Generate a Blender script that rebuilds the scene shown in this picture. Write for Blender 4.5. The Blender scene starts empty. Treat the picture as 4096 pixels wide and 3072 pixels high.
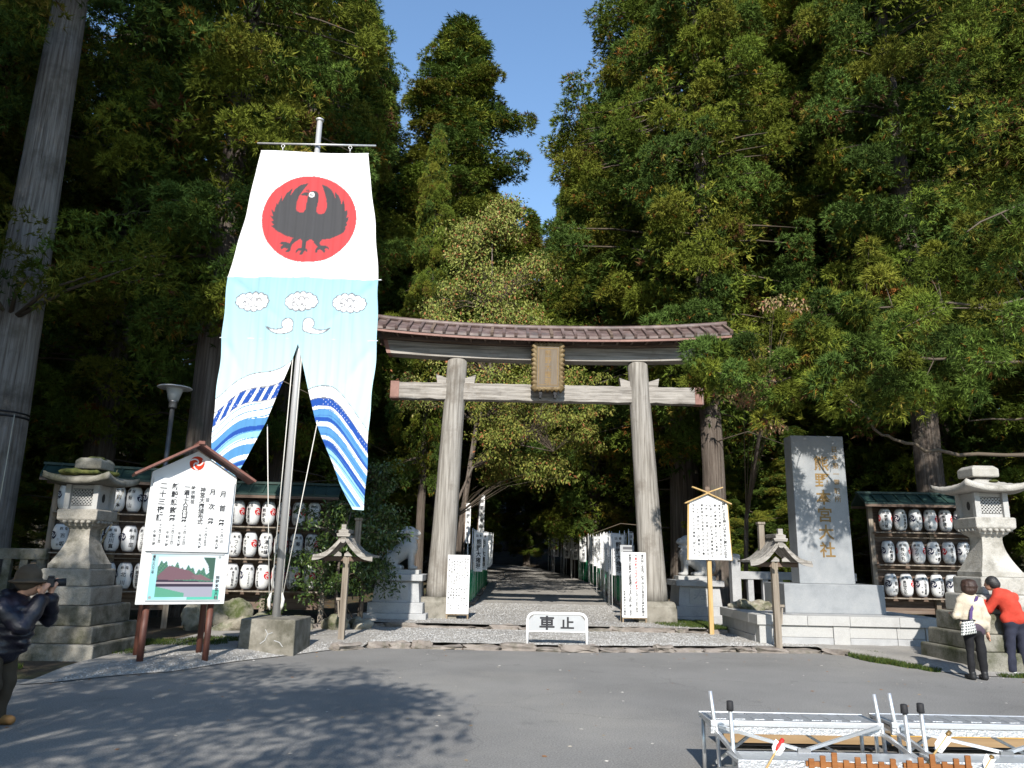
import bpy, bmesh, math, random
import numpy as np
from mathutils import Vector, Matrix
R = math.radians
PI = math.pi
scene = bpy.context.scene
C = scene.collection

# ------------------------------------------------------------------ camera, sky, sun, exposure
def make_camera():
    th, roll = math.atan(704 / 3000.0), R(1.2)
    f = Vector((0, math.cos(th), math.sin(th))); r0 = Vector((1, 0, 0)); u0 = r0.cross(f)
    r = r0 * math.cos(roll) + u0 * math.sin(roll); u = -r0 * math.sin(roll) + u0 * math.cos(roll)
    cd = bpy.data.cameras.new('camera'); co = bpy.data.objects.new('camera', cd); C.objects.link(co)
    cd.sensor_width = 36; cd.lens = 36 * 3000 / 4096.0; cd.clip_start = 0.05; cd.clip_end = 2000
    co.matrix_world = Matrix(((r.x, u.x, -f.x, 0), (r.y, u.y, -f.y, 0), (r.z, u.z, -f.z, 1.7), (0, 0, 0, 1)))
    scene.camera = co
make_camera()
SUN_EL, SUN_AZ = R(34), R(-3)
w = bpy.data.worlds.new('World'); scene.world = w; w.use_nodes = True
wn = w.node_tree.nodes; wl = w.node_tree.links
sky = wn.new('ShaderNodeTexSky'); sky.sky_type = 'NISHITA'; sky.sun_disc = False
sky.sun_elevation = SUN_EL; sky.sun_rotation = PI - SUN_AZ; sky.air_density = 1.4; sky.dust_density = 0.2; sky.ozone_density = 5.0
bgn = wn['Background']; bgn.inputs[1].default_value = 0.15
wl.new(sky.outputs[0], bgn.inputs[0])
sd = bpy.data.lights.new('sun', 'SUN'); sd.energy = 5.0; sd.angle = R(0.53); sd.color = (1.0, 0.95, 0.87)
so = bpy.data.objects.new('sun', sd); C.objects.link(so); so.rotation_euler = (PI / 2 - SUN_EL, 0, SUN_AZ)
scene.view_settings.view_transform = 'Standard'; scene.view_settings.look = 'None'
scene.view_settings.exposure = 0.58; scene.view_settings.gamma = 1.0
scene.view_settings.use_curve_mapping = False
scene.cycles.use_denoising = True
scene.cycles.max_bounces = 6; scene.cycles.diffuse_bounces = 2; scene.cycles.transparent_max_bounces = 4
scene.cycles.sample_clamp_indirect = 6

# ------------------------------------------------------------------ helpers
def tag(o, label=None, cat=None, group=None, kind=None):
    if label: o['label'] = label
    if cat: o['category'] = cat
    if group: o['group'] = group
    if kind: o['kind'] = kind
    return o
def thing(name, label, cat, loc=(0, 0, 0), rz=0, group=None):
    o = bpy.data.objects.new(name, None); C.objects.link(o); o.empty_display_size = 0.2
    o.location = loc; o.rotation_euler = (0, 0, rz)
    return tag(o, label, cat, group)
def copy_tree(o, parent=None):
    c = o.copy(); C.objects.link(c); c.parent = parent
    for ch in list(o.children): copy_tree(ch, c)
    return c
def link(name, me, parent=None, bevel=0, loc=None, rot=None):
    o = bpy.data.objects.new(name, me); C.objects.link(o); o.parent = parent
    if loc is not None: o.location = loc
    if rot is not None: o.rotation_euler = rot
    if bevel:
        b = o.modifiers.new('bevel', 'BEVEL'); b.width = bevel; b.segments = 2; b.limit_method = 'ANGLE'; b.angle_limit = R(40)
    return o
class MB:
    def __init__(s): s.v = []; s.f = []; s.m = []; s.sm = []
    def add(s, vs, fs, mi=0, smooth=False):
        n = len(s.v); s.v += [tuple(p) for p in vs]
        for f in fs: s.f.append(tuple(i + n for i in f)); s.m.append(mi); s.sm.append(smooth)
        return s
    def box(s, x0, x1, y0, y1, z0, z1, mi=0, M=None):
        vs = [(x, y, z) for z in (z0, z1) for y in (y0, y1) for x in (x0, x1)]
        if M is not None: vs = [M @ Vector(p) for p in vs]
        return s.add(vs, [(0, 2, 3, 1), (4, 5, 7, 6), (0, 1, 5, 4), (2, 6, 7, 3), (0, 4, 6, 2), (1, 3, 7, 5)], mi)
    def bar(s, a, b, wx, wy, mi=0, up=(0, 0, 1)):
        a = Vector(a); b = Vector(b); d = (b - a); L = d.length; d.normalize()
        up = Vector(up)
        if abs(d.dot(up)) > .98: up = Vector((0, 1, 0))
        x = d.cross(up).normalized(); y = x.cross(d).normalized()
        vs = []
        for t in (a, b):
            for sx, sy in ((-1, -1), (1, -1), (1, 1), (-1, 1)): vs.append(t + x * sx * wx / 2 + y * sy * wy / 2)
        return s.add(vs, [(3, 2, 1, 0), (4, 5, 6, 7), (0, 1, 5, 4), (1, 2, 6, 5), (2, 3, 7, 6), (3, 0, 4, 7)], mi)
    def tube(s, pts, rad, n=10, mi=0, cap=True, smooth=True, wob=0, seed=0):
        pts = [Vector(p) for p in pts]
        if not hasattr(rad, '__len__'): rad = [rad] * len(pts)
        rg = random.Random(seed); vs = []; fs = []
        d0 = (pts[1] - pts[0]).normalized(); ref = Vector((1, 0, 0)) if abs(d0.x) < .9 else Vector((0, 1, 0))
        for i, p in enumerate(pts):
            d = (pts[min(i + 1, len(pts) - 1)] - pts[max(i - 1, 0)]).normalized()
            x = (ref - d * ref.dot(d)).normalized(); y = d.cross(x); ref = x
            for k in range(n):
                a = 2 * PI * k / n; r = rad[i] * (1 + (rg.random() - .5) * wob)
                vs.append(p + x * math.cos(a) * r + y * math.sin(a) * r)
        for i in range(len(pts) - 1):
            for k in range(n):
                k2 = (k + 1) % n; fs.append((i * n + k, i * n + k2, (i + 1) * n + k2, (i + 1) * n + k))
        s.add(vs, fs, mi, smooth)
        if cap:
            N = len(s.v) - len(vs)
            s.f.append(tuple(N + k for k in reversed(range(n)))); s.m.append(mi); s.sm.append(False)
            s.f.append(tuple(N + (len(pts) - 1) * n + k for k in range(n))); s.m.append(mi); s.sm.append(False)
        return s
    def lathe(s, prof, n=24, c=(0, 0, 0), mi=0, smooth=True, rot=0, cap=True, sq=False):
        vs = []; fs = []
        k0 = math.sqrt(2) if sq else 1
        for r, z in prof:
            for k in range(n):
                a = 2 * PI * k / n + rot; vs.append((c[0] + math.cos(a) * r * k0, c[1] + math.sin(a) * r * k0, c[2] + z))
        for i in range(len(prof) - 1):
            for k in range(n):
                k2 = (k + 1) % n; fs.append((i * n + k, i * n + k2, (i + 1) * n + k2, (i + 1) * n + k))
        s.add(vs, fs, mi, smooth)
        if cap:
            N = len(s.v) - len(vs)
            s.f.append(tuple(N + k for k in reversed(range(n)))); s.m.append(mi); s.sm.append(False)
            s.f.append(tuple(N + (len(prof) - 1) * n + k for k in range(n))); s.m.append(mi); s.sm.append(False)
        return s
    def square(s, prof, c=(0, 0, 0), mi=0):
        return s.lathe(prof, 4, c, mi, False, PI / 4, True, True)
    def prism(s, poly, y0, y1, mi=0):      # poly in (x, z), extruded along y; counter-clockwise seen from the front (-y)
        n = len(poly); vs = [(x, y0, z) for x, z in poly] + [(x, y1, z) for x, z in poly]
        fs = [tuple(range(n)), tuple(reversed(range(n, 2 * n)))]
        for i in range(n): j = (i + 1) % n; fs.append((i, i + n, j + n, j))
        return s.add(vs, fs, mi)
    def mesh(s, name, mats):
        me = bpy.data.meshes.new(name); me.from_pydata(s.v, [], s.f)
        for m in (mats if isinstance(mats, (list, tuple)) else [mats]): me.materials.append(m)
        me.polygons.foreach_set('material_index', s.m); me.polygons.foreach_set('use_smooth', s.sm); me.update()
        return me
    def build(s, name, mats, parent=None, bevel=0, loc=None, rot=None):
        return link(name, s.mesh(name, mats), parent, bevel, loc, rot)
def arr_mesh(name, V, Q, mats, col=None, mi=None, smooth=False):       # numpy verts (n,3), quads or tris (m,k)
    me = bpy.data.meshes.new(name); n, (m, k) = len(V), Q.shape
    me.vertices.add(n); me.vertices.foreach_set('co', np.ascontiguousarray(V, dtype=np.float32).ravel())
    me.loops.add(m * k); me.loops.foreach_set('vertex_index', np.ascontiguousarray(Q, dtype=np.int32).ravel())
    me.polygons.add(m); me.polygons.foreach_set('loop_start', np.arange(0, m * k, k, dtype=np.int32))
    for a in (mats if isinstance(mats, (list, tuple)) else [mats]): me.materials.append(a)
    if mi is not None: me.polygons.foreach_set('material_index', np.ascontiguousarray(mi, dtype=np.int32))
    me.polygons.foreach_set('use_smooth', np.full(m, smooth, dtype=bool))
    if col is not None:
        at = me.attributes.new('Col', 'FLOAT_COLOR', 'POINT'); c4 = np.ones((n, 4), dtype=np.float32); c4[:, :3] = col
        at.data.foreach_set('color', c4.ravel())
    me.update(calc_edges=True); me.validate()
    return me
def rowperm(v): return v / np.maximum(np.linalg.norm(v, axis=1, keepdims=True), 1e-9)

# ------------------------------------------------------------------ materials
def pm(name, cols, scale=4, stretch=(1, 1, 1), rough=.8, bump=.3, bscale=60, bstretch=None, metal=0, spec=.3, lo=.32, hi=.68, dirt=None, dscale=2.0, dlo=.5, dhi=.7, vary=True, bdist=.01, grain=0, gscale=250):
    m = bpy.data.materials.new(name); m.use_nodes = True; N = m.node_tree.nodes; L = m.node_tree.links
    p = N['Principled BSDF']; p.inputs['Roughness'].default_value = rough; p.inputs['Metallic'].default_value = metal
    p.inputs['Specular IOR Level'].default_value = spec
    tc = N.new('ShaderNodeTexCoord'); src = tc.outputs['Object']
    if vary:
        oi = N.new('ShaderNodeObjectInfo'); mu = N.new('ShaderNodeMath'); mu.operation = 'MULTIPLY'; mu.inputs[1].default_value = 37
        L.new(oi.outputs['Random'], mu.inputs[0]); ad = N.new('ShaderNodeVectorMath'); ad.operation = 'ADD'
        L.new(src, ad.inputs[0]); L.new(mu.outputs[0], ad.inputs[1]); src = ad.outputs[0]
    def noise(sc, st, det=6, ro=.6):
        mp = N.new('ShaderNodeMapping'); mp.inputs['Scale'].default_value = st; L.new(src, mp.inputs[0])
        nz = N.new('ShaderNodeTexNoise'); nz.inputs['Scale'].default_value = sc; nz.inputs['Detail'].default_value = det; nz.inputs['Roughness'].default_value = ro
        L.new(mp.outputs[0], nz.inputs['Vector']); return nz.outputs['Fac']
    cr = N.new('ShaderNodeValToRGB'); e = cr.color_ramp.elements
    L.new(noise(scale, stretch), cr.inputs[0])
    e[0].position = lo; e[0].color = (*cols[0], 1); e[1].position = hi; e[1].color = (*cols[-1], 1)
    for i, c in enumerate(cols[1:-1]):
        q = e.new(lo + (hi - lo) * (i + 1) / (len(cols) - 1)); q.color = (*c, 1)
    out = cr.outputs[0]
    if dirt:
        r2 = N.new('ShaderNodeValToRGB'); r2.color_ramp.elements[0].position = dlo; r2.color_ramp.elements[1].position = dhi
        L.new(noise(dscale, (1, 1, 1), 8, .65), r2.inputs[0])
        mx = N.new('ShaderNodeMix'); mx.data_type = 'RGBA'; L.new(r2.outputs[0], mx.inputs[0]); L.new(out, mx.inputs[6]); mx.inputs[7].default_value = (*dirt, 1); out = mx.outputs[2]
    if grain:
        r3 = N.new('ShaderNodeMapRange'); r3.inputs[1].default_value = .3; r3.inputs[2].default_value = .7; r3.inputs[3].default_value = 1 - grain; r3.inputs[4].default_value = 1 + grain
        L.new(noise(gscale, (1, 1, 1), 2, .6), r3.inputs[0])
        mx = N.new('ShaderNodeMix'); mx.data_type = 'RGBA'; mx.blend_type = 'MULTIPLY'; mx.inputs[0].default_value = 1
        L.new(out, mx.inputs[6]); L.new(r3.outputs[0], mx.inputs[7]); out = mx.outputs[2]
    L.new(out, p.inputs['Base Color'])
    if bump:
        bp = N.new('ShaderNodeBump'); bp.inputs['Strength'].default_value = bump; bp.inputs['Distance'].default_value = bdist
        L.new(noise(bscale, bstretch or stretch, 5, .65), bp.inputs['Height']); L.new(bp.outputs[0], p.inputs['Normal'])
    return m
def flat(name, c, rough=.6, metal=0, spec=.3): return pm(name, [tuple(x * .92 for x in c), tuple(min(1, x * 1.06) for x in c)], 3, rough=rough, metal=metal, spec=spec, bump=.06, bscale=30)
def vcol(name, rough=.75, spec=.25, trans=0, bump=0, bscale=8):
    m = bpy.data.materials.new(name); m.use_nodes = True; N = m.node_tree.nodes; L = m.node_tree.links; p = N['Principled BSDF']
    at = N.new('ShaderNodeAttribute'); at.attribute_name = 'Col'; L.new(at.outputs['Color'], p.inputs['Base Color'])
    p.inputs['Roughness'].default_value = rough; p.inputs['Specular IOR Level'].default_value = spec
    if trans:
        t = N.new('ShaderNodeBsdfTranslucent'); L.new(at.outputs['Color'], t.inputs[0]); mx = N.new('ShaderNodeMixShader'); mx.inputs[0].default_value = trans
        L.new(p.outputs[0], mx.inputs[1]); L.new(t.outputs[0], mx.inputs[2]); L.new(mx.outputs[0], N['Material Output'].inputs[0])
    if bump:
        tc = N.new('ShaderNodeTexCoord'); nz = N.new('ShaderNodeTexNoise'); nz.inputs['Scale'].default_value = bscale; nz.inputs['Detail'].default_value = 4
        L.new(tc.outputs['Object'], nz.inputs['Vector']); bp = N.new('ShaderNodeBump'); bp.inputs['Strength'].default_value = bump; bp.inputs['Distance'].default_value = .05
        L.new(nz.outputs['Fac'], bp.inputs['Height']); L.new(bp.outputs[0], p.inputs['Normal'])
    return m
M = {}
M['asphalt'] = pm('asphalt', [(.165, .160, .152), (.208, .202, .192), (.245, .237, .224)], .35, rough=.9, bump=.55, bscale=160, vary=False, lo=.3, hi=.72, dirt=(.31, .292, .26), dscale=.16, dlo=.5, dhi=.78, grain=.32, gscale=60, bdist=.012)
def wear(m):                                                 # hairline cracks, a few dark drips and patch edges
    N = m.node_tree.nodes; L = m.node_tree.links; p = N['Principled BSDF']; src = p.inputs['Base Color'].links[0].from_socket; tc = N.new('ShaderNodeTexCoord')
    wn_ = N.new('ShaderNodeTexNoise'); wn_.inputs['Scale'].default_value = 1.3; wn_.inputs['Detail'].default_value = 5; L.new(tc.outputs['Object'], wn_.inputs['Vector'])
    av = N.new('ShaderNodeVectorMath'); av.operation = 'MULTIPLY_ADD'; L.new(wn_.outputs['Color'], av.inputs[0]); av.inputs[1].default_value = (.9, .9, .9); L.new(tc.outputs['Object'], av.inputs[2])
    vo = N.new('ShaderNodeTexVoronoi'); vo.feature = 'DISTANCE_TO_EDGE'; vo.inputs['Scale'].default_value = .30; L.new(av.outputs[0], vo.inputs['Vector'])
    cr = N.new('ShaderNodeMapRange'); cr.inputs[1].default_value = .0; cr.inputs[2].default_value = .005; cr.inputs[3].default_value = .82; cr.inputs[4].default_value = 1; L.new(vo.outputs['Distance'], cr.inputs[0])
    n2 = N.new('ShaderNodeTexNoise'); n2.inputs['Scale'].default_value = .9; n2.inputs['Detail'].default_value = 7; n2.inputs['Roughness'].default_value = .7; L.new(tc.outputs['Object'], n2.inputs['Vector'])
    st = N.new('ShaderNodeMapRange'); st.inputs[1].default_value = .60; st.inputs[2].default_value = .72; st.inputs[3].default_value = 1; st.inputs[4].default_value = .80; L.new(n2.outputs['Fac'], st.inputs[0])
    mu = N.new('ShaderNodeMath'); mu.operation = 'MULTIPLY'; L.new(cr.outputs[0], mu.inputs[0]); L.new(st.outputs[0], mu.inputs[1])
    mx = N.new('ShaderNodeMix'); mx.data_type = 'RGBA'; mx.blend_type = 'MULTIPLY'; mx.inputs[0].default_value = 1; L.new(src, mx.inputs[6]); L.new(mu.outputs[0], mx.inputs[7]); L.new(mx.outputs[2], p.inputs['Base Color'])
wear(M['asphalt'])
M['gravel'] = pm('gravel', [(0.21, 0.202, 0.188), (0.278, 0.262, 0.24), (0.326, 0.308, 0.279)], 1.1, rough=.95, bump=.5, bscale=38, vary=False, grain=.2, gscale=36, bdist=.015, lo=.25, hi=.75)
M['soil'] = pm('soil', [(.035, .026, .018), (.075, .055, .035), (.10, .08, .045)], 1.2, rough=.95, bump=.8, bscale=14, vary=False, dirt=(.045, .06, .018), dscale=.6, bdist=.05)
M['kerb'] = pm('kerb', [(0.146, 0.126, 0.111), (0.221, 0.191, 0.168), (0.275, 0.245, 0.218)], 3, rough=.9, bump=.7, bscale=25, dirt=(.10, .095, .07), dscale=4, bdist=.02)
WZ = dict(rough=.85, bump=.6, bdist=.012, grain=.12)
M['wood_v'] = pm('wood_v', [(0.126, 0.113, 0.0966), (0.252, 0.235, 0.21), (0.353, 0.332, 0.302)], 3.2, (6, 6, .22), bscale=9, bstretch=(6, 6, .25), dirt=(.13, .11, .09), dscale=1.1, dlo=.56, dhi=.75, **WZ)
M['wood_h'] = pm('wood_h', [(0.126, 0.113, 0.0966), (0.269, 0.248, 0.223), (0.378, 0.353, 0.319)], 3.2, (.25, 6, 6), bscale=9, bstretch=(.25, 6, 6), dirt=(.14, .115, .09), dscale=1.1, dlo=.56, dhi=.75, **WZ)
M['wood_dark'] = pm('wood_dark', [(.075, .05, .038), (.13, .092, .07), (.19, .15, .12)], 3, (.3, 5, 5), bscale=9, bstretch=(.3, 6, 6), **WZ)
M['wood_brown'] = pm('wood_brown', [(.13, .09, .055), (.22, .165, .11), (.30, .24, .17)], 3, (5, 5, .3), bscale=9, bstretch=(6, 6, .3), **WZ)
M['wood_post'] = pm('wood_post', [(0.136, 0.111, 0.085), (0.221, 0.187, 0.149), (0.281, 0.242, 0.2)], 3, (6, 6, .3), bscale=9, bstretch=(6, 6, .3), **WZ)
M['wood_fresh'] = pm('wood_fresh', [(0.324, 0.195, 0.0665), (0.418, 0.281, 0.114), (0.475, 0.343, 0.171)], 3, (5, 5, .4), rough=.6, bump=.2, bscale=12, bstretch=(6, 6, .3))
M['copper'] = pm('copper', [(0.06, 0.0384, 0.0336), (0.12, 0.08, 0.0704), (0.2, 0.152, 0.136)], 2.5, rough=.55, bump=.25, bscale=20, dirt=(.10, .085, .08), dscale=1.6, spec=.5)
M['copper_pink'] = pm('copper_pink', [(0.16, 0.0723, 0.054), (0.256, 0.132, 0.104)], 4, rough=.5, bump=.15, bscale=18, spec=.4)
M['verdigris'] = pm('verdigris', [(0.00917, 0.0262, 0.0223), (0.0158, 0.0393, 0.0328), (0.0237, 0.0499, 0.042)], 3, rough=.6, bump=.2, bscale=20, spec=.4)
M['steel'] = pm('steel', [(.48, .48, .48), (.60, .60, .60)], 3, (8, 8, .3), rough=.42, metal=.45, bump=.05, bscale=30)
M['steel_dark'] = pm('steel_dark', [(.20, .20, .20), (.27, .27, .27)], 3, rough=.45, metal=.8, bump=.05, bscale=30)
M['alu'] = pm('alu', [(.62, .63, .64), (.74, .75, .76)], 4, (.4, 6, 6), rough=.38, metal=.75, bump=.06, bscale=25)
M['alu_plate'] = pm('alu_plate', [(.46, .47, .48), (.66, .67, .68)], 40, (1, 2, 1), rough=.42, metal=.7, bump=.9, bscale=45, bstretch=(1, 2.4, 1), bdist=.01)
M['concrete'] = pm('concrete', [(0.162, 0.149, 0.123), (0.23, 0.212, 0.178), (0.281, 0.264, 0.225)], 2.4, rough=.9, bump=.4, bscale=40, dirt=(.085, .08, .06), dscale=2.2, dlo=.44, dhi=.66, grain=.15)
M['granite'] = pm('granite', [(0.288, 0.292, 0.295), (0.353, 0.356, 0.36), (0.396, 0.396, 0.396)], 2.2, rough=.75, bump=.25, bscale=120, grain=.22, gscale=130)
M['granite_grey'] = pm('granite_grey', [(0.191, 0.203, 0.215), (0.242, 0.254, 0.265), (0.281, 0.289, 0.296)], 2.0, rough=.5, bump=.12, bscale=120, grain=.16, gscale=150, spec=.45)
M['granite_white'] = pm('granite_white', [(0.34, 0.337, 0.326), (0.408, 0.405, 0.394)], 3, rough=.8, bump=.35, bscale=90, grain=.16, gscale=110, dirt=(.33, .33, .31), dscale=3, dlo=.55, dhi=.75)
M['stone_old'] = pm('stone_old', [(0.213, 0.193, 0.164), (0.328, 0.307, 0.271), (0.41, 0.389, 0.344)], 2.6, rough=.92, bump=.6, bscale=28, dirt=(.10, .095, .075), dscale=2.6, dlo=.48, dhi=.68, grain=.2, gscale=80, bdist=.02)
M['stone_dark'] = pm('stone_dark', [(.11, .105, .085), (.19, .18, .15), (.27, .255, .215)], 2.6, rough=.95, bump=.7, bscale=24, dirt=(.05, .055, .025), dscale=2.2, dlo=.46, dhi=.66, grain=.2, gscale=80, bdist=.02)
M['stone_mid'] = pm('stone_mid', [(.13, .12, .10), (.23, .215, .185), (.32, .30, .26)], 2.6, rough=.95, bump=.7, bscale=24, dirt=(.055, .055, .035), dscale=2.0, dlo=.44, dhi=.66, grain=.2, gscale=80, bdist=.02)  # left lantern's low tiers: staining and their shade both in this darker colour
M['stone_pale'] = pm('stone_pale', [(0.304, 0.287, 0.251), (0.383, 0.366, 0.33), (0.429, 0.413, 0.376)], 2.6, rough=.9, bump=.55, bscale=30, dirt=(.17, .16, .135), dscale=3.4, dlo=.5, dhi=.72, grain=.16, gscale=80, bdist=.02)
M['rock'] = pm('rock', [(.17, .15, .115), (.29, .265, .21), (.40, .375, .31)], 2.2, rough=.95, bump=.9, bscale=12, dirt=(.06, .075, .025), dscale=2, dlo=.5, dhi=.68, grain=.2, bdist=.04)
M['moss'] = pm('moss', [(.045, .06, .015), (.085, .095, .025), (.13, .125, .04)], 9, rough=.98, bump=.9, bscale=50, bdist=.02)
M['white_paint'] = flat('white_paint', (.80, .80, .80), .45)
M['white_board'] = pm('white_board', [(.66, .665, .665), (.72, .72, .715)], 2, rough=.5, bump=.08, bscale=20, dirt=(.58, .57, .54), dscale=2.6, dlo=.55, dhi=.85)
M['grey_board'] = flat('grey_board', (.36, .37, .38), .5)
M['paper'] = pm('paper', [(0.568, 0.572, 0.576), (0.654, 0.654, 0.645)], 3, rough=.65, bump=.1, bscale=40, dirt=(.58, .57, .54), dscale=4, dlo=.58, dhi=.8)
M['cloth_white'] = pm('cloth_white', [(.62, .63, .64), (.74, .75, .75)], 3, rough=.9, bump=.3, bscale=10)
M['ink'] = flat('ink', (.022, .022, .026), .6)
M['ink_soft'] = flat('ink_soft', (.10, .10, .11), .6)
M['ink_red'] = flat('ink_red', (.55, .03, .03), .6)
M['gold'] = pm('gold', [(0.154, 0.088, 0.0248), (0.248, 0.154, 0.0495)], 8, rough=.5, metal=.35, bump=.2, bscale=40, spec=.5)
M['gilt'] = pm('gilt', [(0.075, 0.0469, 0.0169), (0.135, 0.0938, 0.0413), (0.173, 0.131, 0.0713)], 7, rough=.55, metal=.25, bump=.4, bscale=30)
M['gaku_panel'] = pm('gaku_panel', [(0.132, 0.103, 0.0726), (0.176, 0.143, 0.106)], 4, (5, 5, .4), rough=.7, bump=.3, bscale=12, bstretch=(6, 6, .4))
M['black'] = flat('black', (.018, .018, .02), .5)
M['rubber'] = flat('rubber', (.02, .02, .022), .7)
M['red_brown'] = pm('red_brown', [(.075, .026, .018), (.125, .05, .035)], 4, (5, 5, .5), rough=.55, bump=.2, bscale=20, spec=.4)
M['roof_red'] = pm('roof_red', [(.14, .055, .042), (.21, .095, .07)], 5, rough=.6, bump=.2, bscale=20, spec=.4)
M['green_bamboo'] = pm('green_bamboo', [(.012, .20, .085), (.02, .30, .13)], 5, rough=.35, bump=.1, bscale=20, spec=.5)
M['rope'] = flat('rope', (.52, .47, .36), .9)
M['rope_white'] = flat('rope_white', (.62, .60, .55), .9)
M['glass'] = pm('lamp_glass', [(.50, .53, .53), (.60, .62, .62)], 3, rough=.25, bump=0, spec=.5)
M['bark'] = pm('bark', [(.055, .042, .034), (.125, .10, .082), (.20, .17, .145)], 2.6, (7, 7, .22), rough=.95, bump=1.0, bscale=7, bstretch=(8, 8, .25), dirt=(.075, .085, .06), dscale=1.2, dlo=.55, dhi=.75, bdist=.05)
M['bark_grey'] = pm('bark_grey', [(.12, .10, .085), (.25, .225, .20), (.36, .335, .31)], 2.6, (7, 7, .22), rough=.95, bump=1.0, bscale=7, bstretch=(8, 8, .22), dirt=(.10, .085, .07), dscale=1.0, dlo=.5, dhi=.72, bdist=.05)
M['twig'] = flat('twig', (.095, .075, .055), .9)
M['leaf'] = vcol('leaf', .8, .08, .12)
M['leaf_gloss'] = vcol('leaf_gloss', .32, .45, .15)
M['grass'] = vcol('grass_blade', .7, .2, .25)
M['print'] = vcol('print', .7, .2)
M['banner_cloth'] = vcol('banner_cloth', .85, .12, .12, bump=.12, bscale=5)
M['skin'] = flat('skin', (.50, .27, .18), .55)
M['hair'] = pm('hair', [(.022, .012, .009), (.05, .026, .018)], 30, rough=.5, bump=.6, bscale=90, spec=.4)
M['hair_black'] = pm('hair_black', [(.012, .011, .011), (.03, .028, .028)], 30, rough=.45, bump=.5, bscale=90, spec=.4)
M['beige'] = pm('beige', [(.44, .38, .29), (.56, .49, .39)], 5, rough=.75, bump=.5, bscale=16, bdist=.03)
M['plum'] = flat('plum', (.075, .055, .075), .85)
M['black_cloth'] = pm('black_cloth', [(0.0066, 0.0066, 0.00825), (0.0121, 0.0121, 0.0143)], 5, rough=.85, bump=.4, bscale=16, bdist=.02)
M['red_knit'] = pm('red_knit', [(.40, .035, .02), (.52, .06, .035)], 6, rough=.85, bump=.4, bscale=18, bdist=.02)
M['jeans'] = pm('jeans', [(.016, .018, .032), (.028, .031, .05)], 5, rough=.85, bump=.4, bscale=18, bdist=.02)
M['puffer'] = pm('puffer', [(0.00672, 0.00588, 0.0118), (0.0126, 0.0113, 0.0202)], 4, rough=.38, bump=.5, bscale=12, spec=.5, bdist=.03)
M['hat'] = pm('hat', [(0.0638, 0.045, 0.03), (0.0975, 0.0735, 0.0495)], 5, rough=.9, bump=.3, bscale=60)
M['trouser_brown'] = flat('trouser_brown', (.06, .045, .03), .9)
M['tan_leather'] = flat('tan_leather', (.30, .15, .05), .6)
M['orange_wood'] = pm('orange_wood', [(0.174, 0.062, 0.0155), (0.26, 0.105, 0.031)], 4, (.4, 6, 6), rough=.6, bump=.3, bscale=14)
M['table_wood'] = pm('table_wood', [(.23, .15, .075), (.31, .21, .115)], 3, (.4, 6, 6), rough=.5, bump=.1, bscale=12)
M['yellow_edge'] = flat('yellow_edge', (.62, .36, .08), .5)
M['feather'] = flat('feather', (.80, .79, .76), .8)
M['red_paint'] = flat('red_paint', (.60, .03, .025), .5)
M['green_paint'] = flat('green_paint', (.10, .36, .05), .5)

# ------------------------------------------------------------------ lettering
_fc = bpy.data.curves.new('glyphs', 'FONT'); _fo = bpy.data.objects.new('glyphs', _fc); C.objects.link(_fo)
_fc.resolution_u = 2; _gl = {}
def glyph(ch, off=0.0):
    key = (ch, off)
    if key not in _gl:
        _fc.body = ch; _fc.size = 1; _fc.offset = off
        dg = bpy.context.evaluated_depsgraph_get(); me = bpy.data.meshes.new_from_object(_fo.evaluated_get(dg))
        vs = [(v.co.x - .5, v.co.y - .38) for v in me.vertices]; fs = [tuple(p.vertices) for p in me.polygons]
        bpy.data.meshes.remove(me)
        if ch in 'ー―～':
            vs = [(y, -x) for x, y in vs]
        elif ord(ch) < 256 and vs:
            cx = (min(v[0] for v in vs) + max(v[0] for v in vs)) / 2; vs = [(x - cx, y) for x, y in vs]
        _gl[key] = (vs, fs)
    return _gl[key]
def column(mb, text, x, ztop, zbot, size, fn, mi=0, off=.012, aspect=1.0):   # characters set one below the other; fn maps flat (x, z) onto the surface
    n = len(text); step = (ztop - zbot) / n
    for i, ch in enumerate(text):
        if ch in ' 　': continue
        vs, fs = glyph(ch, off); cz = ztop - step * (i + .5)
        mb.add([fn(x + vx * size * aspect, cz + vz * size) for vx, vz in vs], fs, mi)
def row(mb, text, x0, x1, z, size, fn, mi=0, off=.012):
    n = len(text); step = (x1 - x0) / n
    for i, ch in enumerate(text):
        if ch in ' 　': continue
        vs, fs = glyph(ch, off); cx = x0 + step * (i + .5)
        mb.add([fn(cx + vx * size, z + vz * size) for vx, vz in vs], fs, mi)

# ------------------------------------------------------------------ flat print painted on a grid of points
def inpoly(U, V, poly):
    ins = np.zeros(U.shape, bool); n = len(poly)
    for i in range(n):
        x1, y1 = poly[i]; x2, y2 = poly[(i + 1) % n]
        c = ((y1 > V) != (y2 > V)) & (U < (x2 - x1) * (V - y1) / ((y2 - y1) or 1e-9) + x1)
        ins ^= c
    return ins
def stroke(U, V, pts):
    d = np.full(U.shape, 1e9)
    for (x1, y1), (x2, y2) in zip(pts[:-1], pts[1:]):
        dx, dy = x2 - x1, y2 - y1; t = np.clip(((U - x1) * dx + (V - y1) * dy) / (dx * dx + dy * dy + 1e-12), 0, 1)
        d = np.minimum(d, np.hypot(U - x1 - t * dx, V - y1 - t * dy))
    return d
def grid_quads(nx, ny):
    i = np.arange(nx * ny).reshape(ny, nx)
    return np.stack([i[:-1, :-1].ravel(), i[:-1, 1:].ravel(), i[1:, 1:].ravel(), i[1:, :-1].ravel()], 1)
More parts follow.
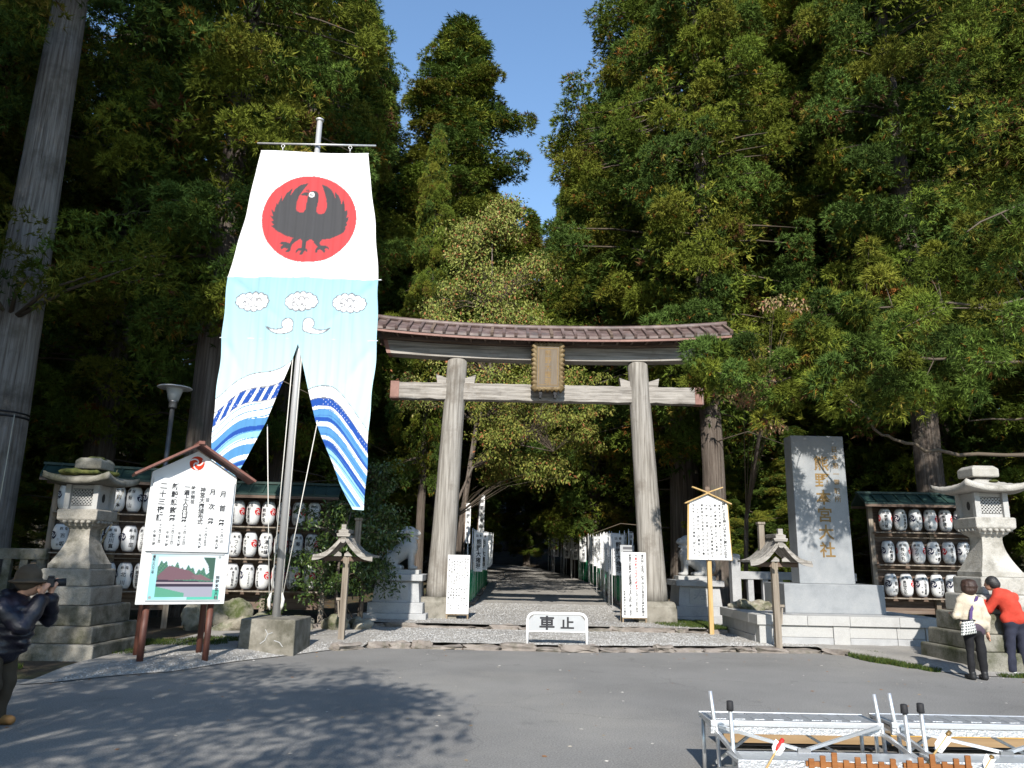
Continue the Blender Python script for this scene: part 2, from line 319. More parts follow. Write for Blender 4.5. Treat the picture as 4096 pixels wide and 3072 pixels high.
def tomoe(U, V, col, bgcol):           # three-comma crest on the unit disc
    c = np.empty(U.shape + (3,)); c[:] = bgcol; r = np.hypot(U, V); a = np.arctan2(V, U)
    m = np.zeros(U.shape, bool)
    for k in range(3):
        a0 = 2 * PI * k / 3 + .5; m |= np.hypot(U - .42 * math.cos(a0), V - .42 * math.sin(a0)) < .33
        for t in np.linspace(0, 1, 26):
            rr = .46 + .36 * t; aa = a0 - t * 2.1 + .1; wd = .27 * (1 - t) ** .7 + .02
            m |= np.hypot(U - rr * math.cos(aa), V - rr * math.sin(aa)) < wd
    c[m] = col
    return c

def swirl(U, V, col, wht=(.66, .66, .66)):      # coloured disc split by three thin curved lines
    c = np.empty(U.shape + (3,)); c[:] = col
    for k in range(3):
        a0 = 2 * PI * k / 3 + .4
        pts = [((.10 + .80 * t) * math.cos(a0 + 2.3 * t ** .8), (.10 + .80 * t) * math.sin(a0 + 2.3 * t ** .8)) for t in np.linspace(0, 1, 16)]
        c[stroke(U, V, pts) < .085] = wht
    return c

# ------------------------------------------------------------------ rounded solids from blended capsules (bodies, statues, rocks)
def sdf_mesh(prims, h, k=.03, noise=0, seed=0):
    lo = np.array([9e9] * 3); hi = -lo
    for p in prims:
        if p[0] == 'c':
            for q, r in ((p[1], p[3]), (p[2], p[4])): lo = np.minimum(lo, np.array(q) - r); hi = np.maximum(hi, np.array(q) + r)
        else: lo = np.minimum(lo, np.array(p[1]) - max(p[2])); hi = np.maximum(hi, np.array(p[1]) + max(p[2]))
    lo -= 3 * h + k; hi += 3 * h + k
    n = np.ceil((hi - lo) / h).astype(int) + 1
    ax = [lo[i] + h * np.arange(n[i]) for i in range(3)]
    X, Y, Z = np.meshgrid(*ax, indexing='ij'); D = np.full(X.shape, 1e3)
    for p in prims:
        if p[0] == 'c':
            a = np.array(p[1], float); b = np.array(p[2], float); ba = b - a; L = ba @ ba + 1e-12
            t = np.clip(((X - a[0]) * ba[0] + (Y - a[1]) * ba[1] + (Z - a[2]) * ba[2]) / L, 0, 1)
            d = np.sqrt((X - a[0] - t * ba[0]) ** 2 + (Y - a[1] - t * ba[1]) ** 2 + (Z - a[2] - t * ba[2]) ** 2) - (p[3] + (p[4] - p[3]) * t)
        else:
            c = p[1]; r = p[2]; x, y, z = X - c[0], Y - c[1], Z - c[2]
            if len(p) > 3:
                ca, sa = math.cos(p[3]), math.sin(p[3]); x, y = x * ca + y * sa, -x * sa + y * ca
            q = np.sqrt((x / r[0]) ** 2 + (y / r[1]) ** 2 + (z / r[2]) ** 2); d = (q - 1) * min(r)
        hh = np.clip(.5 + .5 * (D - d) / k, 0, 1); D = D * (1 - hh) + d * hh - k * hh * (1 - hh)
    if noise:
        rg = np.random.default_rng(seed)
        for _ in range(5):
            f = rg.normal(size=3) * 9; D = D + noise * (np.sin(f[0] * X + f[1] * Y + f[2] * Z + rg.random() * 6) * .5 + .35 * np.sin(2.7 * (f[1] * X + f[2] * Y + f[0] * Z) + rg.random() * 6))
    ins = D < 0; cs = tuple(s - 1 for s in D.shape)
    sm = np.zeros(cs + (3,)); cnt = np.zeros(cs)
    co = [(i, j, l) for i in (0, 1) for j in (0, 1) for l in (0, 1)]
    def cor(o): return tuple(slice(o[a], o[a] + cs[a]) for a in range(3))
    for a in range(8):
        for ax_ in range(3):
            o1 = co[a]
            if o1[ax_]: continue
            o2 = list(o1); o2[ax_] = 1; d1 = D[cor(o1)]; d2 = D[cor(tuple(o2))]; mk = (d1 < 0) != (d2 < 0)
            t = np.where(mk, d1 / np.where(mk, d1 - d2, 1), 0)
            for q in range(3): sm[..., q] += mk * (o1[q] + (t if q == ax_ else 0))
            cnt += mk
    act = cnt > 0; idx = -np.ones(cs, int); idx[act] = np.arange(act.sum())
    base = np.stack(np.meshgrid(*[np.arange(c) for c in cs], indexing='ij'), -1)
    V = (base[act] + sm[act] / cnt[act][:, None]) * h + lo
    Q = []
    for a in range(3):
        b, c = (a + 1) % 3, (a + 2) % 3
        s1 = [slice(None)] * 3; s2 = [slice(None)] * 3; s1[a] = slice(0, -1); s2[a] = slice(1, None)
        A = ins[tuple(s1)]; B = ins[tuple(s2)]; ch = np.argwhere(A != B); ch = ch[(ch[:, b] > 0) & (ch[:, c] > 0) & (ch[:, b] < cs[b]) & (ch[:, c] < cs[c])]
        def cell(db, dc):
            e = ch.copy(); e[:, b] -= db; e[:, c] -= dc; return idx[e[:, 0], e[:, 1], e[:, 2]]
        q = np.stack([cell(1, 1), cell(0, 1), cell(0, 0), cell(1, 0)], 1); fl = ~A[tuple(ch.T)]; q[fl] = q[fl][:, ::-1]; Q.append(q)
    return V, np.concatenate(Q)
def solid(name, prims, h, mat, parent=None, k=.03, noise=0, seed=0, loc=None, rot=None):
    V, Q = sdf_mesh(prims, h, k, noise, seed)
    return link(name, arr_mesh(name, V, Q, mat, smooth=True), parent, 0, loc, rot)
# ------------------------------------------------------------------ ground
BX = np.array([-60, -9, -6.45, -5.97, -5.5, -4.84, -4.45, -3.79, -3.24, -2.54, -1.58, 1.33, 4.38, 6.3, 6.9, 7.15, 7.35, 7.95, 9.0, 60.])
BY = np.array([9.0, 9.6, 10.2, 10.5, 11.15, 11.7, 12.75, 13.73, 14.7, 15.29, 15.39, 15.3, 15.82, 16.0, 15.4, 14.6, 13.4, 12.95, 12.9, 12.5])
def yb(x): return np.interp(x, BX, BY)
def sstep(t): t = np.clip(t, 0, 1); return t * t * (3 - 2 * t)
PY = [18.55, 21, 22.5, 24.5, 26, 39, 50, 60, 75]
PL = [-4.5, -4.4, -2.6, -1.45, -1.2, -1.0, -2.6, -5.2, -11.]
PR = [4.75, 4.7, 4.5, 4.1, 3.9, 4.5, 3.7, 2.0, -2.8]
def pathz(y): return .2 + .03 * np.maximum(0, y - 28)
def floorz(x, y):
    z = sstep((y - yb(x)) / 1.2) * .12 - .06
    inside = (x > np.interp(y, PY, PL) - .3) & (x < np.interp(y, PY, PR) + .3) & (y > 18)
    d = np.maximum(np.interp(y, PY, PL) - x, x - np.interp(y, PY, PR)); d = np.where(y < 18.4, 0, d)
    rise = pathz(y) - .2
    z = z + np.where(y > 18.4, rise - .02 + sstep((d - .3) / 1.6) * .16, 0)
    z = z + sstep((y - 62) / 60) * 16 + sstep((np.abs(x) - 34) / 70) * 8 * sstep((y - 14) / 10)
    z = z + .05 * np.sin(x * 1.7 + y * .8) * np.sin(y * 1.3 - x * .5) * sstep((d - .6) / 2) * (y > 18)
    return z
def ground_at(x, y): return float(floorz(np.array(float(x)), np.array(float(y))))
rd = MB(); n = 24
rd.add([(-300, -300, 0), (300, -300, 0), (300, 300, 0), (-300, 300, 0)], [(0, 1, 2, 3)])
tag(rd.build('road', M['asphalt']), kind='structure')
def sheet(name, xs, ys, zf, mat):
    X, Y = np.meshgrid(xs, ys); Z = zf(X, Y)
    me = arr_mesh(name, np.stack([X.ravel(), Y.ravel(), Z.ravel()], 1), grid_quads(len(xs), len(ys)), mat, smooth=True)
    return tag(link(name, me), kind='structure')
sheet('forest_floor', np.concatenate([np.arange(-140, -30, 4.), np.arange(-30, 30, .4), np.arange(30, 141, 4.)]),
      np.concatenate([np.arange(8.8, 40, .35), np.arange(40, 90, 1.5), np.arange(90, 190, 5.)]), floorz, M['soil'])
# gravel apron between the two kerbs
nx, ny = 90, 26
T, S_ = np.meshgrid(np.linspace(-6.3, 9.3, nx), np.linspace(0, 1, ny))
Yb = yb(T) + .03; Yt = np.where(T < -4.3, 17.2 + (T + 4.3) * .2, 18.62); AY = Yb + (Yt - Yb) * S_
dz = np.where(T > -2.7, 1, sstep((AY - yb(T)) / 1.5)); dz = np.where(T > 6.4, sstep((AY - yb(T)) / .6), dz)
rg0 = np.random.default_rng(3)
AZ = .012 + .088 * dz + .012 * rg0.random(T.shape) * dz
tag(link('gravel_apron', arr_mesh('gravel_apron', np.stack([T.ravel(), AY.ravel(), AZ.ravel()], 1), grid_quads(nx, ny), M['gravel'], smooth=True)), kind='structure')
nx, ny = 24, 120
S_, AY = np.meshgrid(np.linspace(0, 1, nx), np.linspace(18.6, 75, ny))
AX = np.interp(AY, PY, PL) * (1 - S_) + np.interp(AY, PY, PR) * S_
AZ = pathz(AY) + .012 * rg0.random(AX.shape)
tag(link('shrine_path', arr_mesh('shrine_path', np.stack([AX.ravel(), AY.ravel(), AZ.ravel()], 1), grid_quads(nx, ny), M['gravel'], smooth=True)), kind='structure')

def rock_mesh(name, seed, sx, sy, sz, mat, h=.05):
    rg = random.Random(seed); pr = []
    for _ in range(5):
        pr.append(('e', ((rg.random() - .5) * sx * .8, (rg.random() - .5) * sy * .6, sz * (.2 + .35 * rg.random())), (sx * (.28 + .15 * rg.random()), sy * (.3 + .15 * rg.random()), sz * (.35 + .25 * rg.random())), rg.random() * 3))
    V, Q = sdf_mesh(pr, h, h * 1.2, noise=sz * .06, seed=seed)
    return arr_mesh(name, V, Q, mat, smooth=True)
rocks = [rock_mesh('stone', i, .62, .5, .42, M['rock'], .045) for i in range(4)]
def kerb_mesh(seed):
    g_ = random.Random(seed); bm_ = bmesh.new(); bmesh.ops.create_cube(bm_, size=1); bmesh.ops.subdivide_edges(bm_, edges=bm_.edges[:], cuts=2, use_grid_fill=True)
    for v in bm_.verts: v.co = Vector((v.co.x * .60, v.co.y * .24, v.co.z * .13 + .065)) + Vector(((g_.random() - .5) * .10, (g_.random() - .5) * .06, (g_.random() - .5) * .05))
    bmesh.ops.bevel(bm_, geom=[e for e in bm_.edges if e.calc_face_angle(0) > .7], offset=.016, segments=1, affect='EDGES'); me = bpy.data.meshes.new('stone'); bm_.to_mesh(me); bm_.free(); me.materials.append(M['kerb']); return me
kerbs = [kerb_mesh(i) for i in range(6)]
rg = random.Random(5)
kb = tag(bpy.data.objects.new('kerb', None), kind='structure'); C.objects.link(kb)
x = -3.3
while x < 6.6:
    L = .32 + .42 * rg.random(); xm = x + L / 2; y0 = float(yb(xm)); sl = math.atan2(float(yb(x + L)) - float(yb(x)), L)
    o = link('stone', kerbs[rg.randrange(6)], kb, 0, (xm, y0 - .02 + (rg.random() - .5) * .07, -.022), ((rg.random() - .5) * .15, (rg.random() - .5) * .08, sl + (rg.random() - .5) * .16)); o.scale = (L / .62 * 1.02, .9 + .3 * rg.random(), .6 + .55 * rg.random()); x += L * 1.0 + .03 * rg.random()
x = -4.4
while x < 4.9:
    L = .28 + .5 * rg.random(); xm = x + L / 2; y0 = 18.62 - max(0, -3.2 - xm) * .8
    o = link('stone', kerbs[rg.randrange(6)], kb, 0, (xm, y0 + (rg.random() - .5) * .08, .05), ((rg.random() - .5) * .15, (rg.random() - .5) * .08, (rg.random() - .5) * .22)); o.scale = (L / .62 * 1.1, .8 + .3 * rg.random(), .6 + .6 * rg.random()); x += L * 1.0 + .04 * rg.random()
for sd_, (fx, y0, y1) in enumerate((('L', 24.2, 34), ('R', 24.2, 34))):
    y = y0
    while y < y1:
        L = .3 + .4 * rg.random(); xx = np.interp(y, PY, PL) - .08 if fx == 'L' else np.interp(y, PY, PR) + .08
        o = link('stone', kerbs[rg.randrange(6)], kb, 0, (float(xx), y, float(pathz(y)) - .04), (0, 0, PI / 2 + (rg.random() - .5) * .2)); o.scale = (L / .62 * 1.1, 1.2, 1.2); y += L

# scattered loose pebbles and fallen leaves
def scatter(name, n, fn, size, cols, kind, mat, flat_=False, seed=1):
    r_ = np.random.default_rng(seed); P = fn(r_, n); V = []; Q = []
    n = len(P); ang = r_.random(n) * 6.28; s = size * (.5 + r_.random(n)); base = np.array([[1, 0, 0], [0, .8, 0], [-1, 0, 0], [0, -.8, 0], [0, 0, .7]])
    ca, sa = np.cos(ang), np.sin(ang)
    B = base[None] * s[:, None, None]
    if flat_: B[:, 4, 2] *= .3
    X = B[..., 0] * ca[:, None] - B[..., 1] * sa[:, None]; Y = B[..., 0] * sa[:, None] + B[..., 1] * ca[:, None]
    V = np.stack([X, Y, B[..., 2]], -1) + P[:, None, :]
    tri = np.array([[0, 1, 4], [1, 2, 4], [2, 3, 4], [3, 0, 4]]); Q = (np.arange(n)[:, None, None] * 5 + tri[None]).reshape(-1, 3)
    cc = np.array(cols)[r_.integers(0, len(cols), n)] * (.75 + .5 * r_.random((n, 1))); col = np.repeat(cc, 5, 0)
    return tag(link(name, arr_mesh(name, V.reshape(-1, 3), Q, mat, col)), kind=kind)
def peb(r_, n):
    x = -6.0 + r_.random(n) * 12.4; y = yb(x) + .1 + r_.random(n) ** 1.5 * 3.1; z = np.where(x > -2.7, .105, .012 + .088 * sstep((y - yb(x)) / 1.5)); return np.stack([x, y, z], 1)
tag(scatter('gravel', 20000, peb, .014, [(.34, .335, .325), (.28, .275, .265), (.40, .395, .385), (.30, .29, .275)], 'stuff', M['print']), 'pale grey loose gravel stones lying in front of the gate', 'gravel')
def peb2(r_, n):
    y = 18.7 + r_.random(n) * 9; x = np.interp(y, PY, PL) + (np.interp(y, PY, PR) - np.interp(y, PY, PL)) * r_.random(n); return np.stack([x, y, pathz(y) + .008], 1)
tag(scatter('path_gravel', 12000, peb2, .014, [(.34, .335, .325), (.28, .275, .265), (.40, .395, .385), (.30, .29, .275)], 'stuff', M['print'], seed=2), 'pale grey gravel stones strewn on the path under the gate', 'gravel')
def lit(r_, n):
    x = -7 + r_.random(n) * 16; y = np.minimum(yb(x) - .1, 5 + r_.random(n) * 11); return np.stack([x, y, np.full(n, .004)], 1)
tag(scatter('leaves', 260, lit, .022, [(.30, .22, .12), (.45, .40, .33), (.25, .12, .05), (.55, .52, .47)], 'stuff', M['print'], True, 4), 'small dry fallen leaves and specks on the asphalt', 'fallen leaves')
def lit2(r_, n):
    y = 19 + r_.random(n) * 30; x = -25 + r_.random(n) * 50; m = (x < np.interp(y, PY, PL)) | (x > np.interp(y, PY, PR)); x, y = x[m], y[m]
    return np.stack([x, y, floorz(x, y) + .01], 1)
tag(scatter('leaf_litter', 9000, lit2, .05, [(.14, .08, .03), (.10, .07, .03), (.06, .07, .02)], 'stuff', M['print'], True, 6), 'brown leaf litter on the forest floor beside the path', 'leaf litter')

# grass patches
def grass(name, n, fn, hgt, label, seed):
    r_ = np.random.default_rng(seed); P = fn(r_, n); n = len(P); a = r_.random(n) * 6.28; h = hgt * (.5 + r_.random(n)); lean = (r_.random((n, 2)) - .5) * 1.1
    w_ = .006 + .006 * r_.random(n); sx, sy = np.cos(a) * w_, np.sin(a) * w_
    b1 = P + np.stack([sx, sy, np.zeros(n)], 1); b2 = P - np.stack([sx, sy, np.zeros(n)], 1); tp = P + np.stack([lean[:, 0] * h, lean[:, 1] * h, h], 1)
    V = np.stack([b1, b2, tp], 1).reshape(-1, 3); Q = np.arange(3 * n).reshape(-1, 3)
    c = np.array([.045, .075, .016])[None] * (.6 + .8 * r_.random((n, 1))) + np.array([.05, .03, 0])[None] * (r_.random((n, 1)) < .2)
    return tag(link(name, arr_mesh(name, V, Q, M['grass'], np.repeat(c, 3, 0))), label, 'grass', kind='stuff')
def patch(pts, zf):
    def f(r_, n):
        out = []
        tot = sum(p[2] * p[3] for p in pts)
        for (x, y, rx, ry) in pts:
            m = int(n * rx * ry / tot); a = r_.random(m) * 6.28; q = np.sqrt(r_.random(m)); X = x + rx * q * np.cos(a); Y = y + ry * q * np.sin(a)
            out.append(np.stack([X, Y, zf(X, Y)], 1))
        return np.concatenate(out)
    return f
grass('grass', 9000, patch([(4.5, 19.9, .75, 1.0), (5.0, 19.3, .6, .6), (4.85, 20.6, .5, .6)], lambda X, Y: np.full(X.shape, .17)), .07, 'green moss and grass patch before the right lion-dog pedestal', 11)
grass('verge_grass', 7000, patch([(6.95, 15.1, .28, .8), (7.15, 14.3, .22, .5), (7.3, 13.7, .14, .3), (8.35, 13.0, .3, .10), (8.8, 13.05, .35, .12), (9.4, 13.1, .4, .2)], lambda X, Y: np.maximum(0.0, floorz(X, Y))), .055, 'grass verge round the foot of the pale stone lantern', 12)
grass('shaded_grass', 8000, patch([(-6.0, 14.5, .9, .5), (-5.3, 15.2, .8, .4), (-6.3, 13.0, .35, .3), (-7.4, 11.2, .6, .25)], lambda X, Y: np.full(X.shape, .075)), .06, 'thin grass on the gravel behind the notice board legs', 13)

# ------------------------------------------------------------------ foliage
def sprays(P, D, L, W, col, r_, fan=(-.62, 0, .62), droop=.18):
    m = len(P); rnd = r_.normal(size=(m, 3)); S = rowperm(np.cross(D, rnd)); V = []; 
    for b, a in enumerate(fan):
        Db = D * math.cos(a) + S * math.sin(a); Sb = S * math.cos(a) - D * math.sin(a); l = (L * (1 if a == 0 else .78))[:, None]; w_ = W[:, None]
        o = P + D * (L[:, None] * .22 * (a != 0))
        tip = o + Db * l; tip[:, 2] -= droop * l[:, 0]
        V.append(np.stack([o, o + Db * l * .55 + Sb * w_ * .5, tip, o + Db * l * .55 - Sb * w_ * .5], 1))
    V = np.concatenate(V, 0).reshape(-1, 3); return V, np.repeat(np.tile(col, (len(fan), 1)), 4, 0)
GREEN = np.array([[.122, .168, .024], [.158, .188, .026], [.092, .142, .026], [.180, .190, .028], [.080, .132, .028]])
def spikes(P, D, L, W, col, r_, fan, droop=.16):      # feathery frond: a fan of narrow pointed blades
    m = len(P); S = rowperm(np.cross(D, r_.normal(size=(m, 3)))); V = []; w_ = W[:, None] * .5
    for a in fan:
        Db = rowperm(D * math.cos(a) + S * math.sin(a) + r_.normal(size=(m, 3)) * .30); Sb = rowperm(np.cross(Db, r_.normal(size=(m, 3)))); l = (L * (1 - .25 * abs(a)) * (.8 + .4 * r_.random(m)))[:, None]; o = P + D * (L[:, None] * .14 * (1 - abs(a)))
        tip = o + Db * l; tip[:, 2] -= droop * l[:, 0]; V.append(np.stack([o + Sb * w_, tip, o - Sb * w_], 1))
    return np.concatenate(V, 0).reshape(-1, 3), np.repeat(np.tile(col, (len(fan), 1)), 3, 0)
def clumps(ctr, rad, outw, N, r_, length=.175, width=.036, rust=.05, palette=GREEN, gain=1.0, fan=(-1.15, -.7, -.25, .25, .7, 1.15), tone=None):
    n = len(ctr); idx = np.repeat(np.arange(n), N); m = len(idx)
    d = rowperm(r_.normal(size=(m, 3)) + outw[idx] * .35 + np.array([0, 0, .55])); rr = (.55 + .45 * r_.random(m) ** .5) * rad[idx]
    P = ctr[idx] + d * rr[:, None] * np.array([1, 1, .80])
    D = rowperm(d * 1.0 + outw[idx] * .15 + np.array([0, 0, .20]) + r_.normal(size=(m, 3)) * .25)
    L = length * (.65 + .7 * r_.random(m)); W = width * (.7 + .6 * r_.random(m))
    ct = palette[r_.integers(0, len(palette), n)] * (.45 + .75 * r_.random((n, 1)))
    if tone is not None: ct = tone * (.88 + .24 * r_.random((n, 1)))
    col = ct[idx] * (.80 + .40 * r_.random((m, 1))) * gain
    rc = (r_.random(n) < rust * 1.3)[idx]; ru = (r_.random(m) < rust * .15) | (rc & (r_.random(m) < .5)) | ((d[:, 2] < -.45) & (r_.random(m) < rust * 3))
    rp = np.array([[.20, .085, .022], [.28, .15, .025], [.12, .06, .028], [.24, .19, .04]])
    col[ru] = (rp[r_.integers(0, 4, n)][idx][ru]) * (.6 + .6 * r_.random((ru.sum(), 1)))
    return spikes(P, D, L, W, col, r_, fan)
def leafmesh(name, V, col, mat, k=4): return arr_mesh(name, V, np.arange(len(V)).reshape(-1, k), mat, col)
def cedar_parts(seed, H, zb, Rr, ncl, tr, N=74, lean=0):
    r_ = np.random.default_rng(seed); cl = []; ph = r_.random(12) * 6.28
    def prof(t): return Rr * np.clip(1 - t ** 2.4, 0, 1) ** .75 * np.clip(.55 + t * 3.2, 0, 1)
    nb_ = ncl // 8; ga = 2.399963; tn = []
    for b in range(nb_):                                     # boughs: each ends in a lobe of packed tufts, set apart from the next
        t = ((b + .5) / nb_) ** .92; t = min(.995, max(0, t + r_.normal() * .015)); a = b * ga + r_.normal() * .30
        Lb = prof(t) * (.62 + .56 * r_.random()) * (1 + .12 * math.sin(3 * a + ph[0] + 9 * t)); kc = 6 + int(4 * r_.random()); lz = r_.normal() * .15
        tone = GREEN[r_.integers(0, len(GREEN))] * (.72 + .42 * r_.random()); sp = min(.85, .30 + .16 * Lb)
        for j in range(kc):
            rr0 = Lb - .95 * sp * r_.random() * 1.6; lat = r_.normal() * sp * .55
            x = rr0 * math.cos(a) - lat * math.sin(a); y = rr0 * math.sin(a) + lat * math.cos(a)
            cl.append((x, y, zb + (H - zb) * t - .10 * rr0 + lz + r_.normal() * sp * .34, a, 1)); tn.append(tone)
    cl = np.array(cl); ctr = cl[:, :3]; out = np.stack([np.cos(cl[:, 3]), np.sin(cl[:, 3]), np.zeros(len(cl))], 1)
    rad = (.30 + .20 * r_.random(len(cl))) * np.clip(Rr / 3.6, .8, 1.2)
    V, c = clumps(ctr, rad, out, N, r_, tone=np.array(tn))
    ti = r_.random(420) ** .9; ai = r_.random(420) * 6.28; qi = np.array([prof(t) for t in ti]) * (.12 + .48 * r_.random(420)); ci = np.stack([qi * np.cos(ai), qi * np.sin(ai), zb + (H - zb) * ti - .1 * qi], 1)      # inner foliage that closes the crown
    V2, c2 = clumps(ci, np.full(420, .8), np.stack([np.cos(ai), np.sin(ai), 0 * ai], 1), 26, r_, .28, .07, .01)
    crown = leafmesh('crown', np.concatenate([V, V2]), np.concatenate([c, c2]), M['leaf'], 3)
    tb = MB(); rg_ = random.Random(seed); pts = [(0, 0, -.3), (0, 0, 0.0), (0, 0, .5), (0, 0, 1.5)] + [((rg_.random() - .5) * .12, (rg_.random() - .5) * .12, H * q) for q in (.15, .3, .45, .6, .75, .9, .985)]
    tb.tube(pts, [tr * 1.5, tr * 1.4, tr * 1.12, tr] + [tr * f for f in (.93, .82, .68, .53, .36, .18, .04)], 18, wob=.10, seed=seed)
    trunk = tb.mesh('trunk', M['bark'])
    bb = MB()
    for i in r_.choice(len(cl), min(len(cl), 260), replace=False):
        e = Vector(ctr[i]); s_ = Vector((0, 0, min(H * .97, e.z + .15 * Vector((e.x, e.y)).length + .2))); mid = s_.lerp(e, .55) + Vector((0, 0, .12)); L = (e - s_).length
        bb.tube([s_, mid, e], [.018 + .012 * L, .012 + .006 * L, .008], 4, cap=False)
    for _ in range(9):                                      # bare dead branches below and inside the crown
        z = zb * (.5 + .7 * r_.random()) + (H - zb) * .3 * r_.random() ** 2; a = r_.random() * 6.28; L = Rr * (.4 + .6 * r_.random())
        p0 = Vector((0, 0, z)); p1 = Vector((math.cos(a) * L * .6, math.sin(a) * L * .6, z + .05 * L)); p2 = Vector((math.cos(a + .15) * L, math.sin(a + .15) * L, z - .12 * L))
        bb.tube([p0, p1, p2], [.03, .018, .006], 4, cap=False)
    return trunk, bb.mesh('branches', M['twig']), crown
VAR = [cedar_parts(101, 34, 7.0, 3.7, 1000, .48), cedar_parts(102, 37, 5.0, 4.6, 1400, .52), cedar_parts(103, 30, 2.5, 4.0, 1060, .42)]
def cedar(v, x, y, h, rz, label, group=None, wide=1.0, z=None, name='cedar_tree', trunk_mat=None):
    t, b, c = VAR[v]; H0 = (34, 37, 30)[v]; o = thing(name, label, 'tree', (x, y, (ground_at(x, y) if z is None else z)), rz, group)
    s = h / H0; o.scale = (s * wide, s * wide, s)
    link('trunk', t, o); tag(link('branches', b, o), kind='stuff'); link('crown', c, o)
    return o
WOOD = 'cedars standing deep in the dark forest'
# front rows, told apart
cedar(1, -9.6, 31.5, 39, .4, 'tall cedar behind the wave banner, left edge of the sky gap', None, .95)
cedar(0, -3.9, 45, 36.8, 1.2, 'pointed cedar standing alone against the blue sky gap above the gate', None, 1.5)
cedar(1, 7.3, 31.5, 40, 2.2, 'big cedar on the right edge of the sky gap behind the gate', None, 1.14)
cedar(2, 4.9, 43, 29.5, .9, 'shorter cedar tucked between the sky gap and the big right cedar', None, 1.0)
cedar(2, 15.5, 27, 34, 3.9, 'bushy cedar rising behind the right lantern rack', None, 1.1)
cedar(1, 21.5, 28, 38, 5.2, 'tall cedar at the far right edge behind the pale stone lantern', None, 1.0)
cedar(0, -8.1, 19.6, 33, 2.9, 'cedar trunk rising behind the street lamp and notice board', None, .95)
cedar(1, -14.8, 27, 38, .1, 'tall shaded cedar behind the left lantern rack', None, 1.05)
cedar(2, -20.5, 24, 34, 1.7, 'bushy shaded cedar at the upper left corner', None, 1.1)
cedar(0, 6.9, 25.5, 31, 1.9, 'straight cedar with bare grey trunk left of the tall monument', None, .92)
cedar(0, 12.8, 22.8, 33, 4.1, 'cedar close behind the right lantern rack', None, .9)
cedar(0, -3.9, 33.5, 22, 5.5, 'slim brown cedar trunk just left of the gate pillar', None, .62)
rg = random.Random(77); k = 0
spots = [(-17.5, 20.5), (-23, 19), (17.5, 21), (22, 20), (27, 24), (-13.0, 40), (5.6, 50.5), (-4.2, 53), (14.2, 36), (12.5, 30.5), (-18, 34), (-10.5, 42.5), (11.8, 33.5), (7.5, 47), (-25, 31), (-28, 40), (-21, 43), (-11, 48), (-16, 52), (8.5, 50), (13.5, 40), (19, 36), (25.5, 33), (17, 48), (24, 45), (31, 40), (-3.8, 58), (-9, 60), (4.5, 58), (9.8, 64), (-14.5, 66), (-22, 60), (15, 58), (21, 62), (29, 55), (-30, 54), (0.4, 72), (5.5, 76), (-5, 78), (11.5, 80), (-12, 82), (18, 76), (-20, 78), (27, 72), (-28, 72), (36, 62), (-37, 62), (-34, 45), (37, 48), (2.5, 90), (-8, 94), (12, 96), (-18, 98), (23, 92), (34, 84), (-30, 92)]
for (x, y) in spots:
    h = 31 + 5 * rg.random()
    if (x, y) == (14.2, 36): h = 44
    if abs(x) > 17 and y < 22: h = 17 + 4 * rg.random()
    if abs(x) < 10 and y > 50: h = 25 + .11 * y - max(0, 4 - abs(x - 1)) * .4 + 2 * rg.random()
    cedar(2 if (abs(x) > 16 and y < 25) else rg.randrange(3), x + rg.random() - .5, y + rg.random() - .5, h, rg.random() * 6.28, 'tall dark cedar standing deep in the forest behind the gate', WOOD, 1.0 + .2 * rg.random())
for (x, y) in [(-6.5, 38), (-10, 35), (-14, 33), (-19, 29), (-24, 36), (-8.5, 46), (-13.5, 45), (-18, 40), (7.8, 37), (11.5, 36), (15.5, 33), (18.5, 30), (12, 45), (8, 56), (14, 52), (20, 42), (24, 38), (-6.2, 53), (-11, 56), (-17, 58), (-23, 50), (5.5, 65), (1.5, 64), (-2.2, 66), (-7.5, 67), (9.5, 72), (-12.5, 73), (15, 67), (20, 54), (26, 60), (-28, 62), (-2.5, 84), (4, 84), (10.5, 27.5), (-11.5, 25), (-17, 24.5), (18.8, 24), (24.5, 28), (29, 34), (-26, 27), (8.3, 29.5)]:
    h = (7.5 + 5 * rg.random()) if y > 30 else 5.5 + 2.5 * rg.random()
    cedar(2, x, y, h, rg.random() * 6.28, 'low dark young cedar in the undergrowth between the forest trunks', 'young cedars in the undergrowth', 1.5 + .4 * rg.random(), name='young_cedar')
# the trees that shade the left of the square stand behind the photographer
for i, (v, x, y, h, wd) in enumerate([(1, -11.9, -1.0, 40, .95), (1, -14.6, 7.5, 38, 1.0), (1, -20, 3, 40, 1.2), (2, -17.5, -5, 36, 1.2), (1, -22, 11, 36, 1.1)]):
    cedar(v, x, y, h, i * 1.3, 'cedar at the near side of the square, behind the viewer', 'cedars behind the viewer', wd, 0.0)
# big grey trunk at the left edge
t1 = thing('cedar_tree', 'huge pale grey cedar trunk at the left edge with a wire band', 'tree', (-12.0, 17.4, 0))
mb = MB(); mb.tube([(.0, 0, -.2), (0, 0, .4), (0.02, 0, 2), (0, 0, 5), (-.05, 0, 9), (-.1, 0, 14), (-.15, 0, 24), (-.15, 0, 34)], [.85, .70, .60, .56, .50, .43, .27, .04], 26, wob=.05, seed=9)
mb.build('trunk', M['bark_grey'], t1)
mb = MB(); mb.lathe([(.575, 4.68), (.59, 4.69), (.59, 4.72), (.575, 4.73)], 24); mb.lathe([(.575, 4.78), (.588, 4.79), (.588, 4.81), (.575, 4.82)], 24); mb.build('band', M['black'], t1)
r_ = np.random.default_rng(8); cl = []
for i in range(330):
    a = r_.random() * 6.28; zz = 13 + 20 * r_.random(); q = 3.4 * (1 - ((zz - 13) / 22) ** 2) * (.4 + .6 * r_.random()); cl.append((q * math.cos(a), q * math.sin(a), zz, a))
